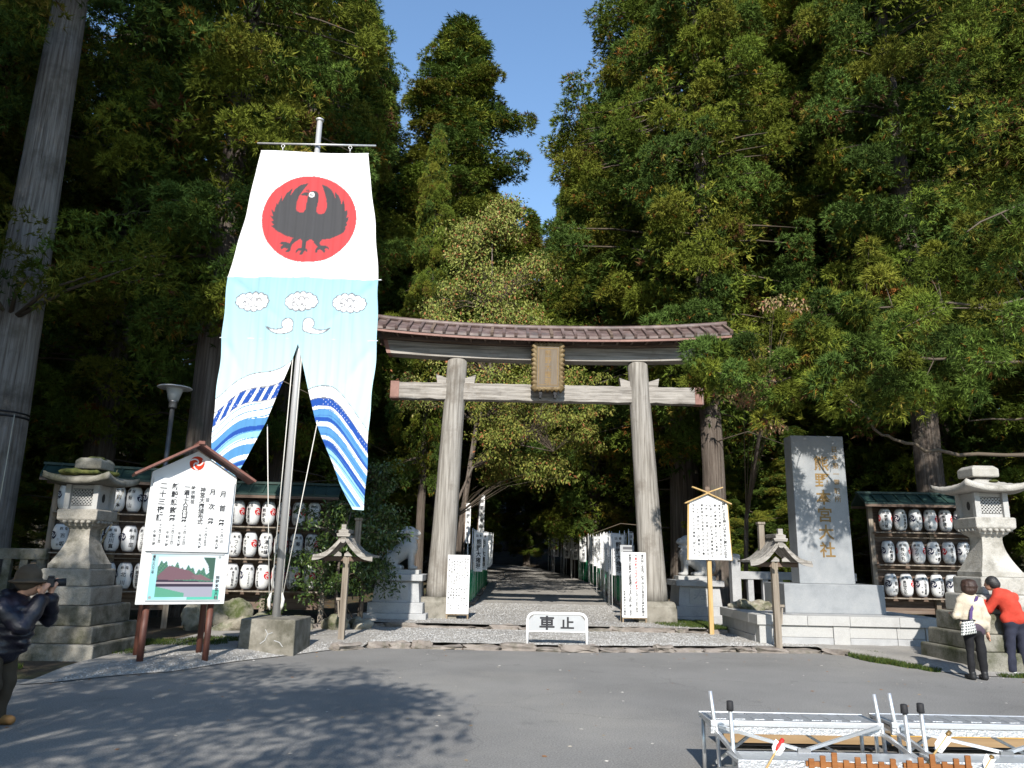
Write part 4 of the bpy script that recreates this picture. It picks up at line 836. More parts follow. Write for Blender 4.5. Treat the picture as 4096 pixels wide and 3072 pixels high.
def paint_banner(X, Z):
    c = np.empty(X.shape + (3,)); wht = np.array([.80, .80, .80]); skyb = np.array([.23, .47, .62]); pale = np.array([.50, .69, .72])
    c[:] = wht; g = (.30 + .55 * np.clip((7.15 - Z) / 2.2, 0, 1))[..., None]; c = np.where((Z < 7.15)[..., None], skyb * (1 - g) + pale * g, c)
    U, V = (X - CIR[0]) / CIR[2], (Z - CIR[1]) / CIR[2]
    c[np.hypot(U, V) < 1] = (.52, .07, .075)
    blk = np.array([.07, .07, .075])
    for poly in [BIRD, BEAK, CREST] + FEET: c[inpoly(U, V, [zc(p) for p in poly])] = blk
    eu, ev = zc((828, 717)); d = np.hypot((U - eu) * 348, (V - ev) * 325); c[d < 21] = wht; c[d < 12] = blk; c[d < 5] = wht
    line = (.16, .17, .19)
    for cx in (-.99, 0.0, .95):                              # three curly clouds
        cz_ = 6.64; rr = np.random.default_rng(3); dd = np.full(X.shape, 9.)
        for q in range(13):
            a = 2 * PI * q / 13; dd = np.minimum(dd, np.hypot(X - cx - .27 * math.cos(a), Z - cz_ - .14 * math.sin(a)) - .068)
        dd = np.minimum(dd, np.hypot((X - cx) / .27, (Z - cz_) / .15) * .15 - .15)
        c[dd < 0] = wht; c[np.abs(dd) < .011] = line
        for (ox, oz, rad, a0, a1) in ((-.12, .02, .07, .3, 4.6), (0, .05, .06, 0, 4.0), (.11, .03, .055, -.5, 3.6), (-.03, -.05, .06, 2.6, 6.4), (.08, -.06, .05, 2.4, 6.2), (-.14, -.05, .05, 1.5, 5.2)):
            c[stroke(X, Z, [(cx + ox + rad * (1 - .3 * t) * math.cos(a0 + (a1 - a0) * t), cz_ + oz + rad * (1 - .3 * t) * math.sin(a0 + (a1 - a0) * t)) for t in np.linspace(0, 1, 14)]) < .009] = line
    for s in (-1, 1):                                        # two facing commas
        hx, hz = s * .215 - .03, 6.18; dd = np.hypot(X - hx, Z - hz) - .115
        for t in np.linspace(0, 1, 30):
            px = hx + s * (.02 + .40 * t); pz = hz - .03 - .17 * math.sin(PI * min(1, t * 1.1) ** .8) ** .8 + .06 * max(0, t - .6) * 2
            px, pz = hx + s * (-.04 + .46 * t), hz - .02 - .20 * math.sin(PI * (.12 + .62 * t)) + .10 * t
            dd = np.minimum(dd, np.hypot(X - px, Z - pz) - .075 * (1 - t) ** .8)
        c[dd < .0] = wht; c[np.abs(dd) < .010] = line
    # plain rolling water: broad white swells and flowing blue bands
    blue = np.array([.02, .075, .33]); mid = np.array([.085, .25, .48]); lt = np.array([.26, .50, .62])
    L = X < np.interp(Z, [2.5, 5.77], [-.1, .0])
    s1 = 4.70 + .55 * (X + 1.5) + .10 * np.sin(X * 5)                   # swell on the left tail
    dl = s1 - Z
    bands = [(0, .30, wht), (.30, .58, blue), (.58, .92, wht), (.92, 1.07, mid), (1.07, 1.17, blue), (1.17, 1.30, lt), (1.30, 1.42, wht), (1.42, 1.62, mid), (1.62, 1.72, wht), (1.72, 1.82, blue), (1.82, 2.05, lt), (2.05, 2.2, wht), (2.2, 2.6, mid), (2.6, 4, lt)]
    for a, b, cc in bands: c[L & (dl > a) & (dl <= b) & (Z < 5.6)] = cc
    fl = L & (dl > .30) & (dl < .58) & (np.sin((X * 1.0 + .5 * (dl - .3)) * 34) > .45); c[fl] = wht
    c[L & (np.abs(dl) < .010)] = line; c[L & (np.abs(dl - .30) < .010)] = line; c[L & (np.abs(dl - .58) < .008)] = line
    s2 = 4.62 + .30 * np.cos((X - .62) * 2.6) - .55 * np.clip(X - .75, 0, 9) ** 1.3
    dr = s2 - Z + .42 * (X - .4) * 0
    rb = [(0, .24, wht), (.24, .40, blue), (.40, .47, wht), (.47, .62, mid), (.62, .70, blue), (.70, .80, wht), (.80, .98, mid), (.98, 1.06, wht), (1.06, 1.2, blue), (1.2, 1.34, lt), (1.34, 1.46, wht), (1.46, 1.56, mid), (1.56, 1.7, lt), (1.7, 1.85, wht), (1.85, 2.0, mid), (2.0, 2.15, wht), (2.15, 4, lt)]
    for a, b, cc in rb: c[(~L) & (dr > a) & (dr <= b) & (Z < 5.2) & (X > 0)] = cc
    c[(~L) & (np.abs(dr) < .010) & (Z < 5.2)] = line; c[(~L) & (np.abs(dr - .24) < .009) & (Z < 5.2)] = line
    fine = L & (dl > .62) & (np.sin(dl * 46 + 3 * X) > .86); c[fine] = mid
    fine = (~L) & (Z < 5.2) & (X > 0) & (dr > .44) & (np.sin(dr * 52 + 4 * X) > .88); c[fine] = blue * .5 + mid * .5
    dots = (np.sin(X * 70) * np.sin(Z * 70) > .93) & (((L & (dl > .30) & (dl < .58))) | ((~L) & (dr > .24) & (dr < .40))); c[dots] = wht
    hem = (Z < 2.60) & (X > 0); c[hem] = pale
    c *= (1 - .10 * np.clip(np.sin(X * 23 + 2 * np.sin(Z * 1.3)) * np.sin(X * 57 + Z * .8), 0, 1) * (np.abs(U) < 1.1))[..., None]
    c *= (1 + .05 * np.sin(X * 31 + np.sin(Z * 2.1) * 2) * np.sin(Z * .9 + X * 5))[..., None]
    return c
def ban_y(X, Z):
    lo_ = np.clip((9.9 - Z) / 4, 0, 1); d_ = 9.95 - Z
    y = -.15 + .035 * np.sin(X * 2.4 + Z * .7) + .028 * np.sin(X * 8.5 + Z * .5 + .6 * np.sin(Z)) * lo_ + .07 * np.sin(Z * 1.1 + 1) * np.clip((6.5 - Z) / 4, 0, 1) - .12 * np.clip((5.8 - Z) / 3.3, 0, 1)
    for sx, sz, ang in ((-1.5, 5.88, -.55), (1.5, 5.88, .5), (-1.5, 7.15, -.9), (1.5, 7.15, .8), (-.7, 9.95, -.1), (.72, 9.95, .12)):        # creases running down from the rod ends
        u = (X - sx) * math.cos(ang) + (sz - Z) * math.sin(ang); v = -(X - sx) * math.sin(ang) + (sz - Z) * math.cos(ang)
        y = y + .035 * np.exp(-(u / .09) ** 2) * np.clip(v / .25, 0, 1) * np.clip(1 - v / 1.9, 0, 1)
    return y
for side in ('l', 'r'):
    nz_, nx_ = 500, 104
    zs = np.linspace(9.95, 2.62 if side == 'l' else 2.54, nz_)
    if side == 'l': a = np.interp(-zs, -ZL, XL); b = np.where(zs > 5.77, 0, np.interp(-zs, -ZN, XNl)); b = np.maximum(b, a + .06)
    else: b = np.interp(-zs, -ZR, XR); a = np.where(zs > 5.77, 0, np.interp(-zs, -ZN, XNr))
    t = np.linspace(0, 1, nx_); X = a[:, None] + (b - a)[:, None] * t[None]; Z = np.repeat(zs[:, None], nx_, 1)
    Z = Z + .025 * np.sin(X * 2.0) * (Z < 9.5); X = X + (.018 * np.sin(Z * 2.3 + 1) + .010 * np.sin(Z * 6.1)) * np.clip(np.abs(X) / 1.5, 0, 1) * np.clip((9.9 - Z) / 1.5, 0, 1)
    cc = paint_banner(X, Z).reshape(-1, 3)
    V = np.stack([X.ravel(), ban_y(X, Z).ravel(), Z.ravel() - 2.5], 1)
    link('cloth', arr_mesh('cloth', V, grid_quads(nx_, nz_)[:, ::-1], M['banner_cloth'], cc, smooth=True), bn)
for zz, a, b in ((9.955, -1.13, 1.13), (7.15, -1.56, 1.56), (5.88, -1.58, 1.56)):
    mb = MB(); xs = np.linspace(a, b, 14); mb.tube([(float(x), float(ban_y(np.array(x), np.array(zz))) + .018, zz - 2.5) for x in xs], .012, 6); mb.build('batten_rod', M['white_paint'], bn)

# ------------------------------------------------------------------ notice board
nb = thing('notice_board', 'white gabled shrine notice board with brown legs and black writing', 'notice board', (-5.13, 12.27, 0), R(30.4))
W2 = .645
mb = MB(); mb.prism([(-W2, .92), (W2, .92), (W2, 2.95), (0, 3.33), (-W2, 2.95)], -.04, .04); mb.build('backing', M['white_board'], nb, .006)
mb = MB(); mb.box(-W2 + .035, W2 - .03, -.075, -.044, 1.72, 2.86); wp = mb.build('writing_panel', M['white_board'], nb, .006)
for s in (-1, 1):
    mb = MB(); mb.bar((s * (W2 + .22), 0, 2.89), (-s * .0, 0, 3.405), .52, .035, up=(0, 1, 0)); 
    a = Vector((s * (W2 + .25), 0, 2.865)); b = Vector((0, 0, 3.41)); d = (b - a).normalized(); nrm = Vector((-d.z, 0, d.x)) * s
    mb = MB(); vs = []
    for p in (a, b):
        for yy in (-.30, .26):
            for h_ in (0, .035): vs.append(p + Vector((0, yy, 0)) + nrm * (-h_ if nrm.z < 0 else h_))
    mb.add(vs, [(0, 1, 3, 2), (4, 6, 7, 5), (0, 4, 5, 1), (2, 3, 7, 6), (0, 2, 6, 4), (1, 5, 7, 3)]); mb.build('roof_panel', M['roof_red'], nb)
mb = MB(); mb.bar((0, -.33, 3.44), (0, .28, 3.44), .09, .05); mb.build('ridge_cap', M['roof_red'], nb)
for x in (-.47, .47):
    for y in (.10, .75):
        mb = MB(); mb.tube([(x, y, -.1), (x, y, .92 if y < .5 else 2.0)], .05, 12); mb.build('leg', M['red_brown'], nb)
for x in (-.47, .47):
    mb = MB(); mb.bar((x, .12, 1.6), (x, .75, 1.9), .05, .05); mb.build('brace', M['red_brown'], nb)
def nbm(px, py): return ((px - 592) / 745.0 * 1.225, 1.735 + (1003 - py) / 695.0 * 1.13)
mb = MB()
for txt, px0, px1, y0, y1, sz, off in [('月首祭', 884, 862, 365, 790, 62, .02), ('十一月一日', 872, 868, 772, 920, 30, .012), ('午前九時', 828, 820, 845, 985, 30, .012), ('月次祭', 785, 760, 350, 780, 60, .02), ('並', 733, 733, 475, 525, 40, .015), ('神宮大麻頒布式', 692, 664, 380, 745, 52, .018), ('十一月十五日', 726, 714, 765, 950, 30, .012), ('午前九時', 672, 662, 835, 980, 30, .012), ('時宗開祖', 602, 592, 370, 550, 40, .015), ('一遍上人月例祭', 547, 518, 360, 730, 54, .02), ('十一月二十三日', 533, 520, 755, 945, 29, .012), ('午前九時', 484, 474, 820, 965, 30, .012), ('新穀感謝祭', 442, 412, 350, 730, 62, .02), ('十一月二十三日', 427, 412, 750, 945, 29, .012), ('午前十時', 379, 368, 815, 968, 30, .012), ('二十三夜講', 337, 300, 350, 730, 64, .02), ('十一月二十三日', 315, 302, 750, 935, 29, .012), ('午後三時', 266, 258, 810, 960, 30, .012)]:
    n = len(txt)
    for i, ch in enumerate(txt):
        px = px0 + (px1 - px0) * (i + .5) / n + 4; py = y0 + (y1 - y0) * (i + .5) / n; x, z = nbm(px + (py - 650) * .09, py)
        vs, fs = glyph(ch, off); s_ = sz / 745.0 * 1.30; mb.add([(x + a * s_ * .95, -.079, z + b * s_) for a, b in vs], fs)
tag(mb.build('lettering', M['ink'], wp), kind='stuff')
# crest and the printed photograph
def painted(name, w_, h_, nx_, ny_, fn, parent, loc, mat=None, disc=False):
    U, V = np.meshgrid(np.linspace(-1, 1, nx_), np.linspace(-1, 1, ny_)); cc = fn(U, V).reshape(-1, 3); Vv = np.stack([U.ravel() * w_, 0 * U.ravel(), V.ravel() * h_], 1); Q = grid_quads(nx_, ny_)
    if disc: ctr_ = Vv[Q].mean(1); Q = Q[np.hypot(ctr_[:, 0] / w_, ctr_[:, 2] / h_) < .98]
    return link(name, arr_mesh(name, Vv, Q, mat or M['print'], cc), parent, 0, loc)
painted('crest', .115, .115, 48, 48, lambda U, V: swirl(U, V, (.50, .04, .012), (.70, .70, .70)), nb, (.0, -.046, 3.13), disc=True)
def photo(U, V):
    c = np.empty(U.shape + (3,)); t = (V + 1) / 2; left = np.clip((U + 1) / 2, 0, 1)
    c[:] = np.array([.50, .70, .80]); g = np.clip((U + V * .5 + 1) / 2, 0, 1)[..., None]; c[:] = np.array([.35, .72, .78]) * (1 - g) + np.array([.78, .86, .9]) * g
    c[(V < -.55) & (U > .1)] = (.12, .55, .42)
    ins = (np.abs(U + .0) < .80) & (np.abs(V) < .88); c[ins] = (.72, .80, .90)
    hills = .62 - .55 * (U + .8) * .5 + .10 * np.sin(U * 17) + .08 * np.sin(U * 41); m = ins & (V < hills) & (V > -.5); c[m] = np.array([.07, .18, .14])
    m2 = m & (np.sin(U * 60 + V * 9) * np.sin(V * 37) > .2); c[m2] = (.12, .27, .17)
    c[ins & inpoly(U, V, [(.45, .9), (.8, .9), (.8, -.1), (.7, -.1), (.62, .5)])] = (.06, .13, .10)
    c[ins & inpoly(U, V, [(-.8, .02), (-.5, .5), (.10, .28), (.42, -.06), (.1, -.12), (-.75, -.16)])] = (.20, .115, .14)
    c[ins & inpoly(U, V, [(.15, .06), (.42, .12), (.78, -.16), (.3, -.12)])] = (.23, .14, .16)
    c[ins & (V < -.12) & (V > -.46) & (V < -.12 - .06 * (U + .8))] = (.045, .035, .06)
    c[ins & (V < -.24) & (V > -.30)] = (.45, .38, .42)
    c[ins & (V < -.42)] = (.38, .38, .46); c[ins & (V < -.42) & (V < -.55 - .35 * (U + .45)) & (U < 0)] = (.12, .38, .26)
    for (cx, cz_) in ((-.93, .9), (.93, .9), (-.93, -.9), (.93, -.9)): c[np.hypot((U - cx) * 1.35, V - cz_) < .06] = (.35, .38, .38)
    return c
php = painted('photo_print', .52, .345, 110, 80, lambda U, V: photo(U, V) * .72, nb, (.025, -.044, 1.335))
for z0 in (.965, 1.68): MB().box(-.52, .57, -.052, -.041, z0, z0 + .025).build('photo_rail', M['grey_board'], nb)
mb = MB(); column(mb, '熊野本宮大社', .505, 1.36, .99, .06, lambda x, z: (x, -.048, z)); column(mb, '皇紀二六七二年', -.46, 1.66, 1.38, .042, lambda x, z: (x, -.048, z)); tag(mb.build('photo_caption', M['ink'], nb), kind='stuff')

# ------------------------------------------------------------------ stone lanterns (square plan)
def stone_lantern(loc, sc, label, cap_mat, mid_mat, low_mat, mossy):
    o = thing('stone_lantern', label, 'stone lantern', loc); o.scale = (sc, sc, sc)
    T = [(.84, -.2, .30), (.74, .30, .555), (.63, .555, .855), (.51, .855, 1.145), (.405, 1.145, 1.42)]
    for i, (hw, z0, z1) in enumerate(T):
        mb = MB(); mb.square([(hw * 1.01, z0), (hw, z1 - .015), (hw - .015, z1 - .003)]); mb.build('tier', low_mat if i < 3 else mid_mat, o, .018)
    mb = MB(); pr = [(.345, 1.42), (.345, 1.50)] + [(.335 - .165 * math.sin(PI / 2 * t), 1.50 + .52 * t) for t in np.linspace(0, 1, 9)] + [(.175, 2.06), (.215, 2.10)]
    mb.square(pr); mb.build('shaft', mid_mat, o, .012)
    mb = MB(); mb.square([(.23, 2.10), (.25, 2.14), (.32, 2.20), (.33, 2.22), (.335, 2.36), (.32, 2.38)]); mb.build('fire_box_base', mid_mat, o, .012)
    for q in range(4):
        for j in range(5):
            a = PI / 2 * q; mb = MB(); mb.lathe([(.0, 0), (.04, .015), (.03, .05)], 8, (-.20 + .10 * j, -.30, 2.145)); ob = mb.build('petal', mid_mat, o, 0, None, (0, 0, a))
    mb = MB(); hw = .235
    for sx in (-1, 1):
        for sy in (-1, 1): mb.box(sx * hw - .045, sx * hw + .045, sy * hw - .045, sy * hw + .045, 2.38, 2.79)
    mb.box(-hw, hw, -hw + .01, hw - .01, 2.38, 2.44); mb.box(-hw, hw, -hw + .01, hw - .01, 2.72, 2.788); mb.build('fire_box', M['granite_white'], o, .006)
    mb = MB(); mb.box(-.2, .2, -.2, .2, 2.42, 2.74); mb.build('inner_box', M['black'], o)
    for q in range(4):                                       # diagonal lattice, one per face
        mb = MB()
        if q == 0:
            for s in (-1, 1):
                for i in range(-6, 7):
                    x0 = i * .055; pts = []
                    for t in np.linspace(-.2, .2, 41):
                        x = x0 + s * t; z = 2.58 + t
                        if abs(x) < .19 and abs(z - 2.58) < .14: pts.append((x, z))
                    if len(pts) > 2: mb.bar((pts[0][0], -.222 - .002 * s, pts[0][1]), (pts[-1][0], -.222 - .002 * s, pts[-1][1]), .014, .012, up=(0, 1, 0))
            lat = mb.mesh('lattice', M['granite_white'])
        if q % 2 == 0: link('lattice', lat, o, 0, None, (0, 0, PI / 2 * q))
        else:
            mb = MB(); mb.box(-.195, .195, -.226, -.205, 2.44, 2.72); mb.build('side_panel', M['granite_white'], o, 0, None, (0, 0, PI / 2 * q))
            mb = MB(); mb.add([(.05 * math.cos(t) , -.2285, 2.58 + .075 * math.sin(t)) for t in np.linspace(0, 2 * PI, 17)[:-1]], [tuple(range(16))]); mb.build('dark_opening_patch', M['black'], o, 0, None, (0, 0, PI / 2 * q))  # flat black patch stands for the shade inside an opening
    # roof with upswept corners
    n = 16; hw = .525; vs = []; fs = []; mb = MB()
    G = np.linspace(-1, 1, n + 1)
    for lay in (0, 1):
        for j in G:
            for i in G:
                m = max(abs(i), abs(j)); cn = (abs(i) * abs(j)) ** 2.2; z_top = 2.86 + .24 * (1 - m) ** 1.35 + .11 * cn + .02 * m; z_bot = 2.79 + .10 * cn * (m > .2)
                vs.append((i * hw * (1 + .03 * cn), j * hw * (1 + .03 * cn), (z_bot if lay else z_top)))
    N_ = (n + 1) ** 2
    for j in range(n):
        for i in range(n):
            a = j * (n + 1) + i; fs.append((a, a + 1, a + n + 2, a + n + 1)); fs.append((N_ + a, N_ + a + n + 1, N_ + a + n + 2, N_ + a + 1))
    for i in range(n):
        for (a, b) in ((i, i + 1), (n * (n + 1) + i + 1, n * (n + 1) + i), ((i + 1) * (n + 1), i * (n + 1)), (i * (n + 1) + n, (i + 1) * (n + 1) + n)): fs.append((b, a, N_ + a, N_ + b))
    mb.add(vs, fs, 0, True); me = mb.build('roof', cap_mat, o)
    mb = MB(); mb.square([(.22, 3.06), (.225, 3.09), (.225, 3.20), (.17, 3.255)]); mb.build('finial', cap_mat, o, .015)
    if mossy:
        r_ = random.Random(4); pr = [('e', ((r_.random() - .5) * .6, (r_.random() - .7) * .55, 2.98 + .03 * r_.random()), (.14, .13, .045)) for _ in range(7)] + [('e', (.05, -.05, 3.25), (.17, .15, .03)), ('e', (.12, -.12, 3.21), (.10, .1, .04))]
        solid('moss', pr, .03, M['moss'], o, .03, .01, 3)
    else: solid('moss', [('e', (.07, -.28, 2.985), (.07, .06, .02)), ('e', (.12, -.26, 2.985), (.04, .04, .02))], .015, M['moss'], o, .015)
    return o
stone_lantern((-7.16, 12.95, 0.0), 1.0, 'mossy grey stone lantern on stepped base beside the notice board', M['stone_dark'], M['stone_old'], M['stone_mid'], True)
stone_lantern((8.84, 14.15, 0.02), 1.10, 'clean pale stone lantern behind the couple at the right', M['stone_pale'], M['stone_pale'], M['stone_dark'], False)
# ------------------------------------------------------------------ lantern racks and paper lanterns
LH, LR = .54, .16
def lan_r(z):                                               # body radius at height z (0..LH)
    t = abs(2 * z / LH - 1); return LR * (1 - .30 * t ** 3.2 - .10 * t ** 12)
mb = MB(); prof = []
nr = 17
for i in range(nr * 2 + 1):
    z = LH * i / (nr * 2); prof.append((lan_r(z) - (.004 if i % 2 == 0 else 0), z))
mb.lathe(prof, 24); LBODY = mb.mesh('body', M['paper'])
mb = MB(); mb.lathe([(.10, LH - .012), (.104, LH), (.104, LH + .018), (.09, LH + .018)], 18); LTOP = mb.mesh('top_ring', M['ink_soft'])
mb = MB(); mb.lathe([(.09, -.018), (.104, -.018), (.104, 0), (.10, .012)], 18); LBOT = mb.mesh('bottom_ring', M['ink_soft'])
mb = MB(); mb.tube([(-.09, 0, LH + .01), (-.05, 0, LH + .06), (0, 0, LH + .085), (.05, 0, LH + .06), (.09, 0, LH + .01)], .004, 4); LWIRE = mb.mesh('handle', M['black'])
def wrap(a0):
    def f(x, z):
        r = lan_r(z) + .004; a = a0 + x / LR; return (r * math.sin(a), -r * math.cos(a), z)
    return f
CREST_ = {}
for cn, colr in (('red', (.50, .025, .025)), ('dark', (.02, .022, .05))):
    U, V = np.meshgrid(np.linspace(-1, 1, 26), np.linspace(-1, 1, 26)); rc = .088; inv = swirl(U, V, colr)
    f = wrap(0); P = np.array([f(u * rc, .30 + v * rc) for u, v in zip(U.ravel(), V.ravel())]); Q = grid_quads(26, 26); ce = np.stack([U.ravel(), V.ravel()], 1)[Q].mean(1); Q = Q[np.hypot(ce[:, 0], ce[:, 1]) < .99]
    CREST_[cn] = arr_mesh('crest', P, Q, M['print'], inv.reshape(-1, 3))
def paper_lantern(loc, rz, name, side, cr, label, group):
    o = thing('paper_lantern', label, 'lantern', loc, rz, group)
    bd = link('body', LBODY, o); link('top_ring', LTOP, o); link('bottom_ring', LBOT, o); link('handle', LWIRE, o)
    mb = MB(); f = wrap(0)
    row(mb, '献燈', -.10, .10, .445, .072, f, off=.012)
    n = len(name); s_ = min(.105, .36 / n)
    column(mb, name, -.012, .39, .045, s_, f, off=.014)
    if side: column(mb, side, -.095 if n < 6 else .085, .27, .05, min(.05, .2 / len(side)), f, off=.01)
    tag(mb.build('lettering', M['ink'], bd), kind='stuff')
    link('crest', CREST_[cr], bd, 0, None, (0, 0, R(80))); link('crest', CREST_[cr], bd, 0, None, (0, 0, R(-80)))
    return o
ORD = ['first', 'second', 'third', 'fourth', 'fifth', 'sixth', 'seventh', 'eighth', 'ninth']
def rack(loc, rz, W, zs, names, x0, step, label, ztop, nposts, tagtxt, shelf_dz=-.05, roofL=.35, seed=1, zroof=None):
    o = thing('lantern_rack', label, 'rack', loc, rz); H = ztop
    for i in range(nposts):
        x = -.06 + (W + .12) * i / (nposts - 1); mb = MB(); mb.box(x - .06, x + .06, .06, .18, -.1, H); mb.build('post', M['wood_post'], o, .008)
    for z in zs:
        mb = MB(); mb.box(-.05, W + .05, -.16, .05, z + shelf_dz - .03, z + shelf_dz); mb.build('shelf', M['wood_post'], o, .004)
        mb = MB(); mb.tube([(-.05, -.02, z + LH + .10), (W + .05, -.02, z + LH + .10)], .012, 6); mb.build('hanging_rod', M['wood_post'], o)
    for s, nm in ((-1, 'roof_slope'), (1, 'roof_slope')):
        mb = MB(); y0 = .1; ya = y0 + s * .46
        vs = [(-roofL, y0, H + .26), (W + roofL, y0, H + .26), (W + roofL, ya, H + .0), (-roofL, ya, H + .0)]; vs += [(x, y, z - .045) for x, y, z in vs]
        fs = [(0, 1, 2, 3), (7, 6, 5, 4), (0, 4, 5, 1), (2, 6, 7, 3), (1, 5, 6, 2), (0, 3, 7, 4)]; 
        if s < 0: fs = [f[::-1] for f in fs]
        mb.add(vs, fs); mb.build(nm, M['verdigris'], o)
        nbt = max(4, int((W + 2 * roofL) / .30))
        for q in range(nbt + 1):
            x = -roofL + .02 + (W + 2 * roofL - .04) * q / nbt; mb = MB(); mb.bar((x, ya - s * .0, H + .01), (x, y0 + s * .03, H + .27), .03, .03); mb.build('batten', M['verdigris'], o)
        mb = MB(); mb.box(-roofL, W + roofL, ya - .02, ya + .02, H - .115, H - .05); mb.build('fascia', M['wood_dark'] if s < 0 else M['wood_dark'], o)
    mb = MB(); mb.box(-roofL - .03, W + roofL + .03, .03, .17, H + .255, H + .31); mb.build('ridge_cap', M['verdigris'], o)
    mb = MB(); mb.box(-.1, W + .1, .19, .21, .45, H - .05); mb.build('back_board', M['wood_dark'], o)
    rr = random.Random(seed); Mx = Matrix.Translation(loc) @ Matrix.Rotation(rz, 4, 'Z')
    for ri, z in enumerate(zs):
        for ci, ent in enumerate(names[ri]):
            if ent is None: continue
            nm, sd_, cr, ang = ent; p = Mx @ Vector((x0 + ci * step, -.055, z))
            paper_lantern(p, rz + R(ang) + (rr.random() - .5) * .12, nm, sd_, cr, f'{ORD[ci]} paper lantern in the {["top", "middle", "bottom"][ri]} row of the {tagtxt}', f'paper lanterns on the {tagtxt}')
    return o
r_, d_ = 'red', 'dark'
namesB = [[('熊代', '堅', r_, 5), ('水谷哲也', '', r_, -28), ('新宮運送', '山本', r_, -22), ('熊野宮', '', r_, -22), ('大谷', '', r_, -25), ('中川', '', r_, -25), ('下田', '新宮市', d_, 8)],
          [('幸也', '', d_, 10), ('つくえ', '北岡', d_, 26), ('木下建設', '木下', r_, -30), ('湯の峰', '亀岡', d_, 20), ('三井', '', r_, -18), ('藤本', '', d_, 28), ('理容', '', r_, -20)],
          [('山下', '', r_, -36), ('長谷川製作所', '長谷川', d_, 24), ('SPDカワギリ', '辻口', d_, 26), ('ダルイ塗装', '', r_, -30), ('つばさ', '', r_, 0), ('ときやん店', '山本', r_, -30), ('竹田誠三', '', r_, -36)]]
rack((-7.05, 18.15, 0), R(6), 2.60, (2.40, 1.66, .93), namesB, .22, .355, 'wooden lantern rack with green roof behind the steel flagpole', 3.12, 3, 'rack behind the flagpole', seed=2)
namesA = [[('北村正', '', d_, 26), ('有山', '', d_, 18), ('杉山', '', d_, -20), ('岩本', '', d_, 16), ('有山', '', d_, -26), ('武万水産', '村田', d_, 30), ('新谷', '', d_, -26)],
          [('吉坂', '三郎', d_, 26), ('有山正', '', d_, 10), ('前田', '', d_, 10), ('北川真', '', d_, 0), ('池田', '', d_, 28), ('小さな店', '', d_, -22), ('中谷', '', r_, 28)],
          [('岡本', '', d_, 12), ('久保', '', d_, 0), ('高田', '', d_, 0), ('玉置', '', d_, 0), ('北川', '', d_, 0), ('新宮営業', '', r_, -24), ('田中', '', d_, -36)]]
rack((-9.85, 16.55, 0), R(22), 2.35, (2.58, 1.72, .92), namesA, .16, .335, 'shaded wooden lantern rack with green roof behind the mossy stone lantern', 3.28, 3, 'shaded rack at the left', seed=3)
namesR = [[('東雲八閣', '直本', r_, -10), ('松本真幸', '', d_, 28), ('民宿', '堀口', d_, 30), ('おとなし茶', '', r_, -26), ('熊野速玉', '', r_, -26), ('クマノ', '熊野', d_, 12), ('森', '', d_, -14), ('瀧', '', d_, 0)],
          [('不動農園', '', d_, 8), ('長久丸', '', r_, -22), ('ツツイ', '', r_, -34), ('東牟婁', '池田', d_, 30), ('筒井工務店', '', r_, 10), ('小林牧仁', '', d_, 12), ('小森組', '', d_, 26), ('山本', '', d_, 0)],
          [('脇阪', '松本', d_, 30), ('高橋文化', '', r_, -34), ('久保写真館', '大塚', d_, 10), ('柴田英治', '春俊', d_, 28), ('田中', '吉田', d_, 30), ('岡', '', d_, 30), ('中本', '', d_, 10), ('西', '', d_, 0)]]
rack((9.66, 20.1, .1), R(-3), 2.95, (2.57, 1.74, .91), namesR, .26, .385, 'wooden lantern rack with green roof between monument and pale lantern', 3.27, 3, 'rack beside the monument', seed=4)

# boulders at the foot of the middle rack
rg = random.Random(12)
for i, (x, y, s, lab) in enumerate([(-6.6, 17.5, 1.3, 'large mossy boulder below the rack, nearest the notice board'), (-6.0, 17.35, 1.0, 'flat tan boulder leaning below the rack'), (-5.45, 17.5, 1.2, 'brown boulder right behind the steel flagpole'), (-5.05, 17.3, .95, 'rounded mossy boulder under the green plant'), (-4.75, 17.75, .9, 'boulder at the right end of the rack'), (-3.9, 17.9, 1.15, 'pale lichen-spotted boulder behind the left roofed post'), (-3.35, 18.1, .85, 'small boulder right of the left roofed post'), (-6.3, 17.95, 1.4, 'tall boulder standing against the rack posts')]):
    o = link('boulder', rocks[i % 4], None, 0, (x, y, .05), (0, 0, rg.random() * 6)); o.scale = (s * 1.1, s, s * (1.1 if i in (0, 7) else .85)); tag(o, lab, 'rock', 'boulders below the lantern rack')
for i, (x, y, s, lab) in enumerate([(5.75, 18.5, .75, 'mossy rock on the left end of the monument platform'), (6.15, 18.75, .65, 'smaller rock beside the mossy one on the platform'), (5.55, 18.85, .5, 'least of the rocks on the monument platform')]):
    o = link('platform_rock', rocks[(i + 1) % 4], None, 0, (x, y, .675), (0, 0, i * 2.)); o.scale = (s, s, s * .8); tag(o, lab, 'rock', 'rocks on the monument platform')

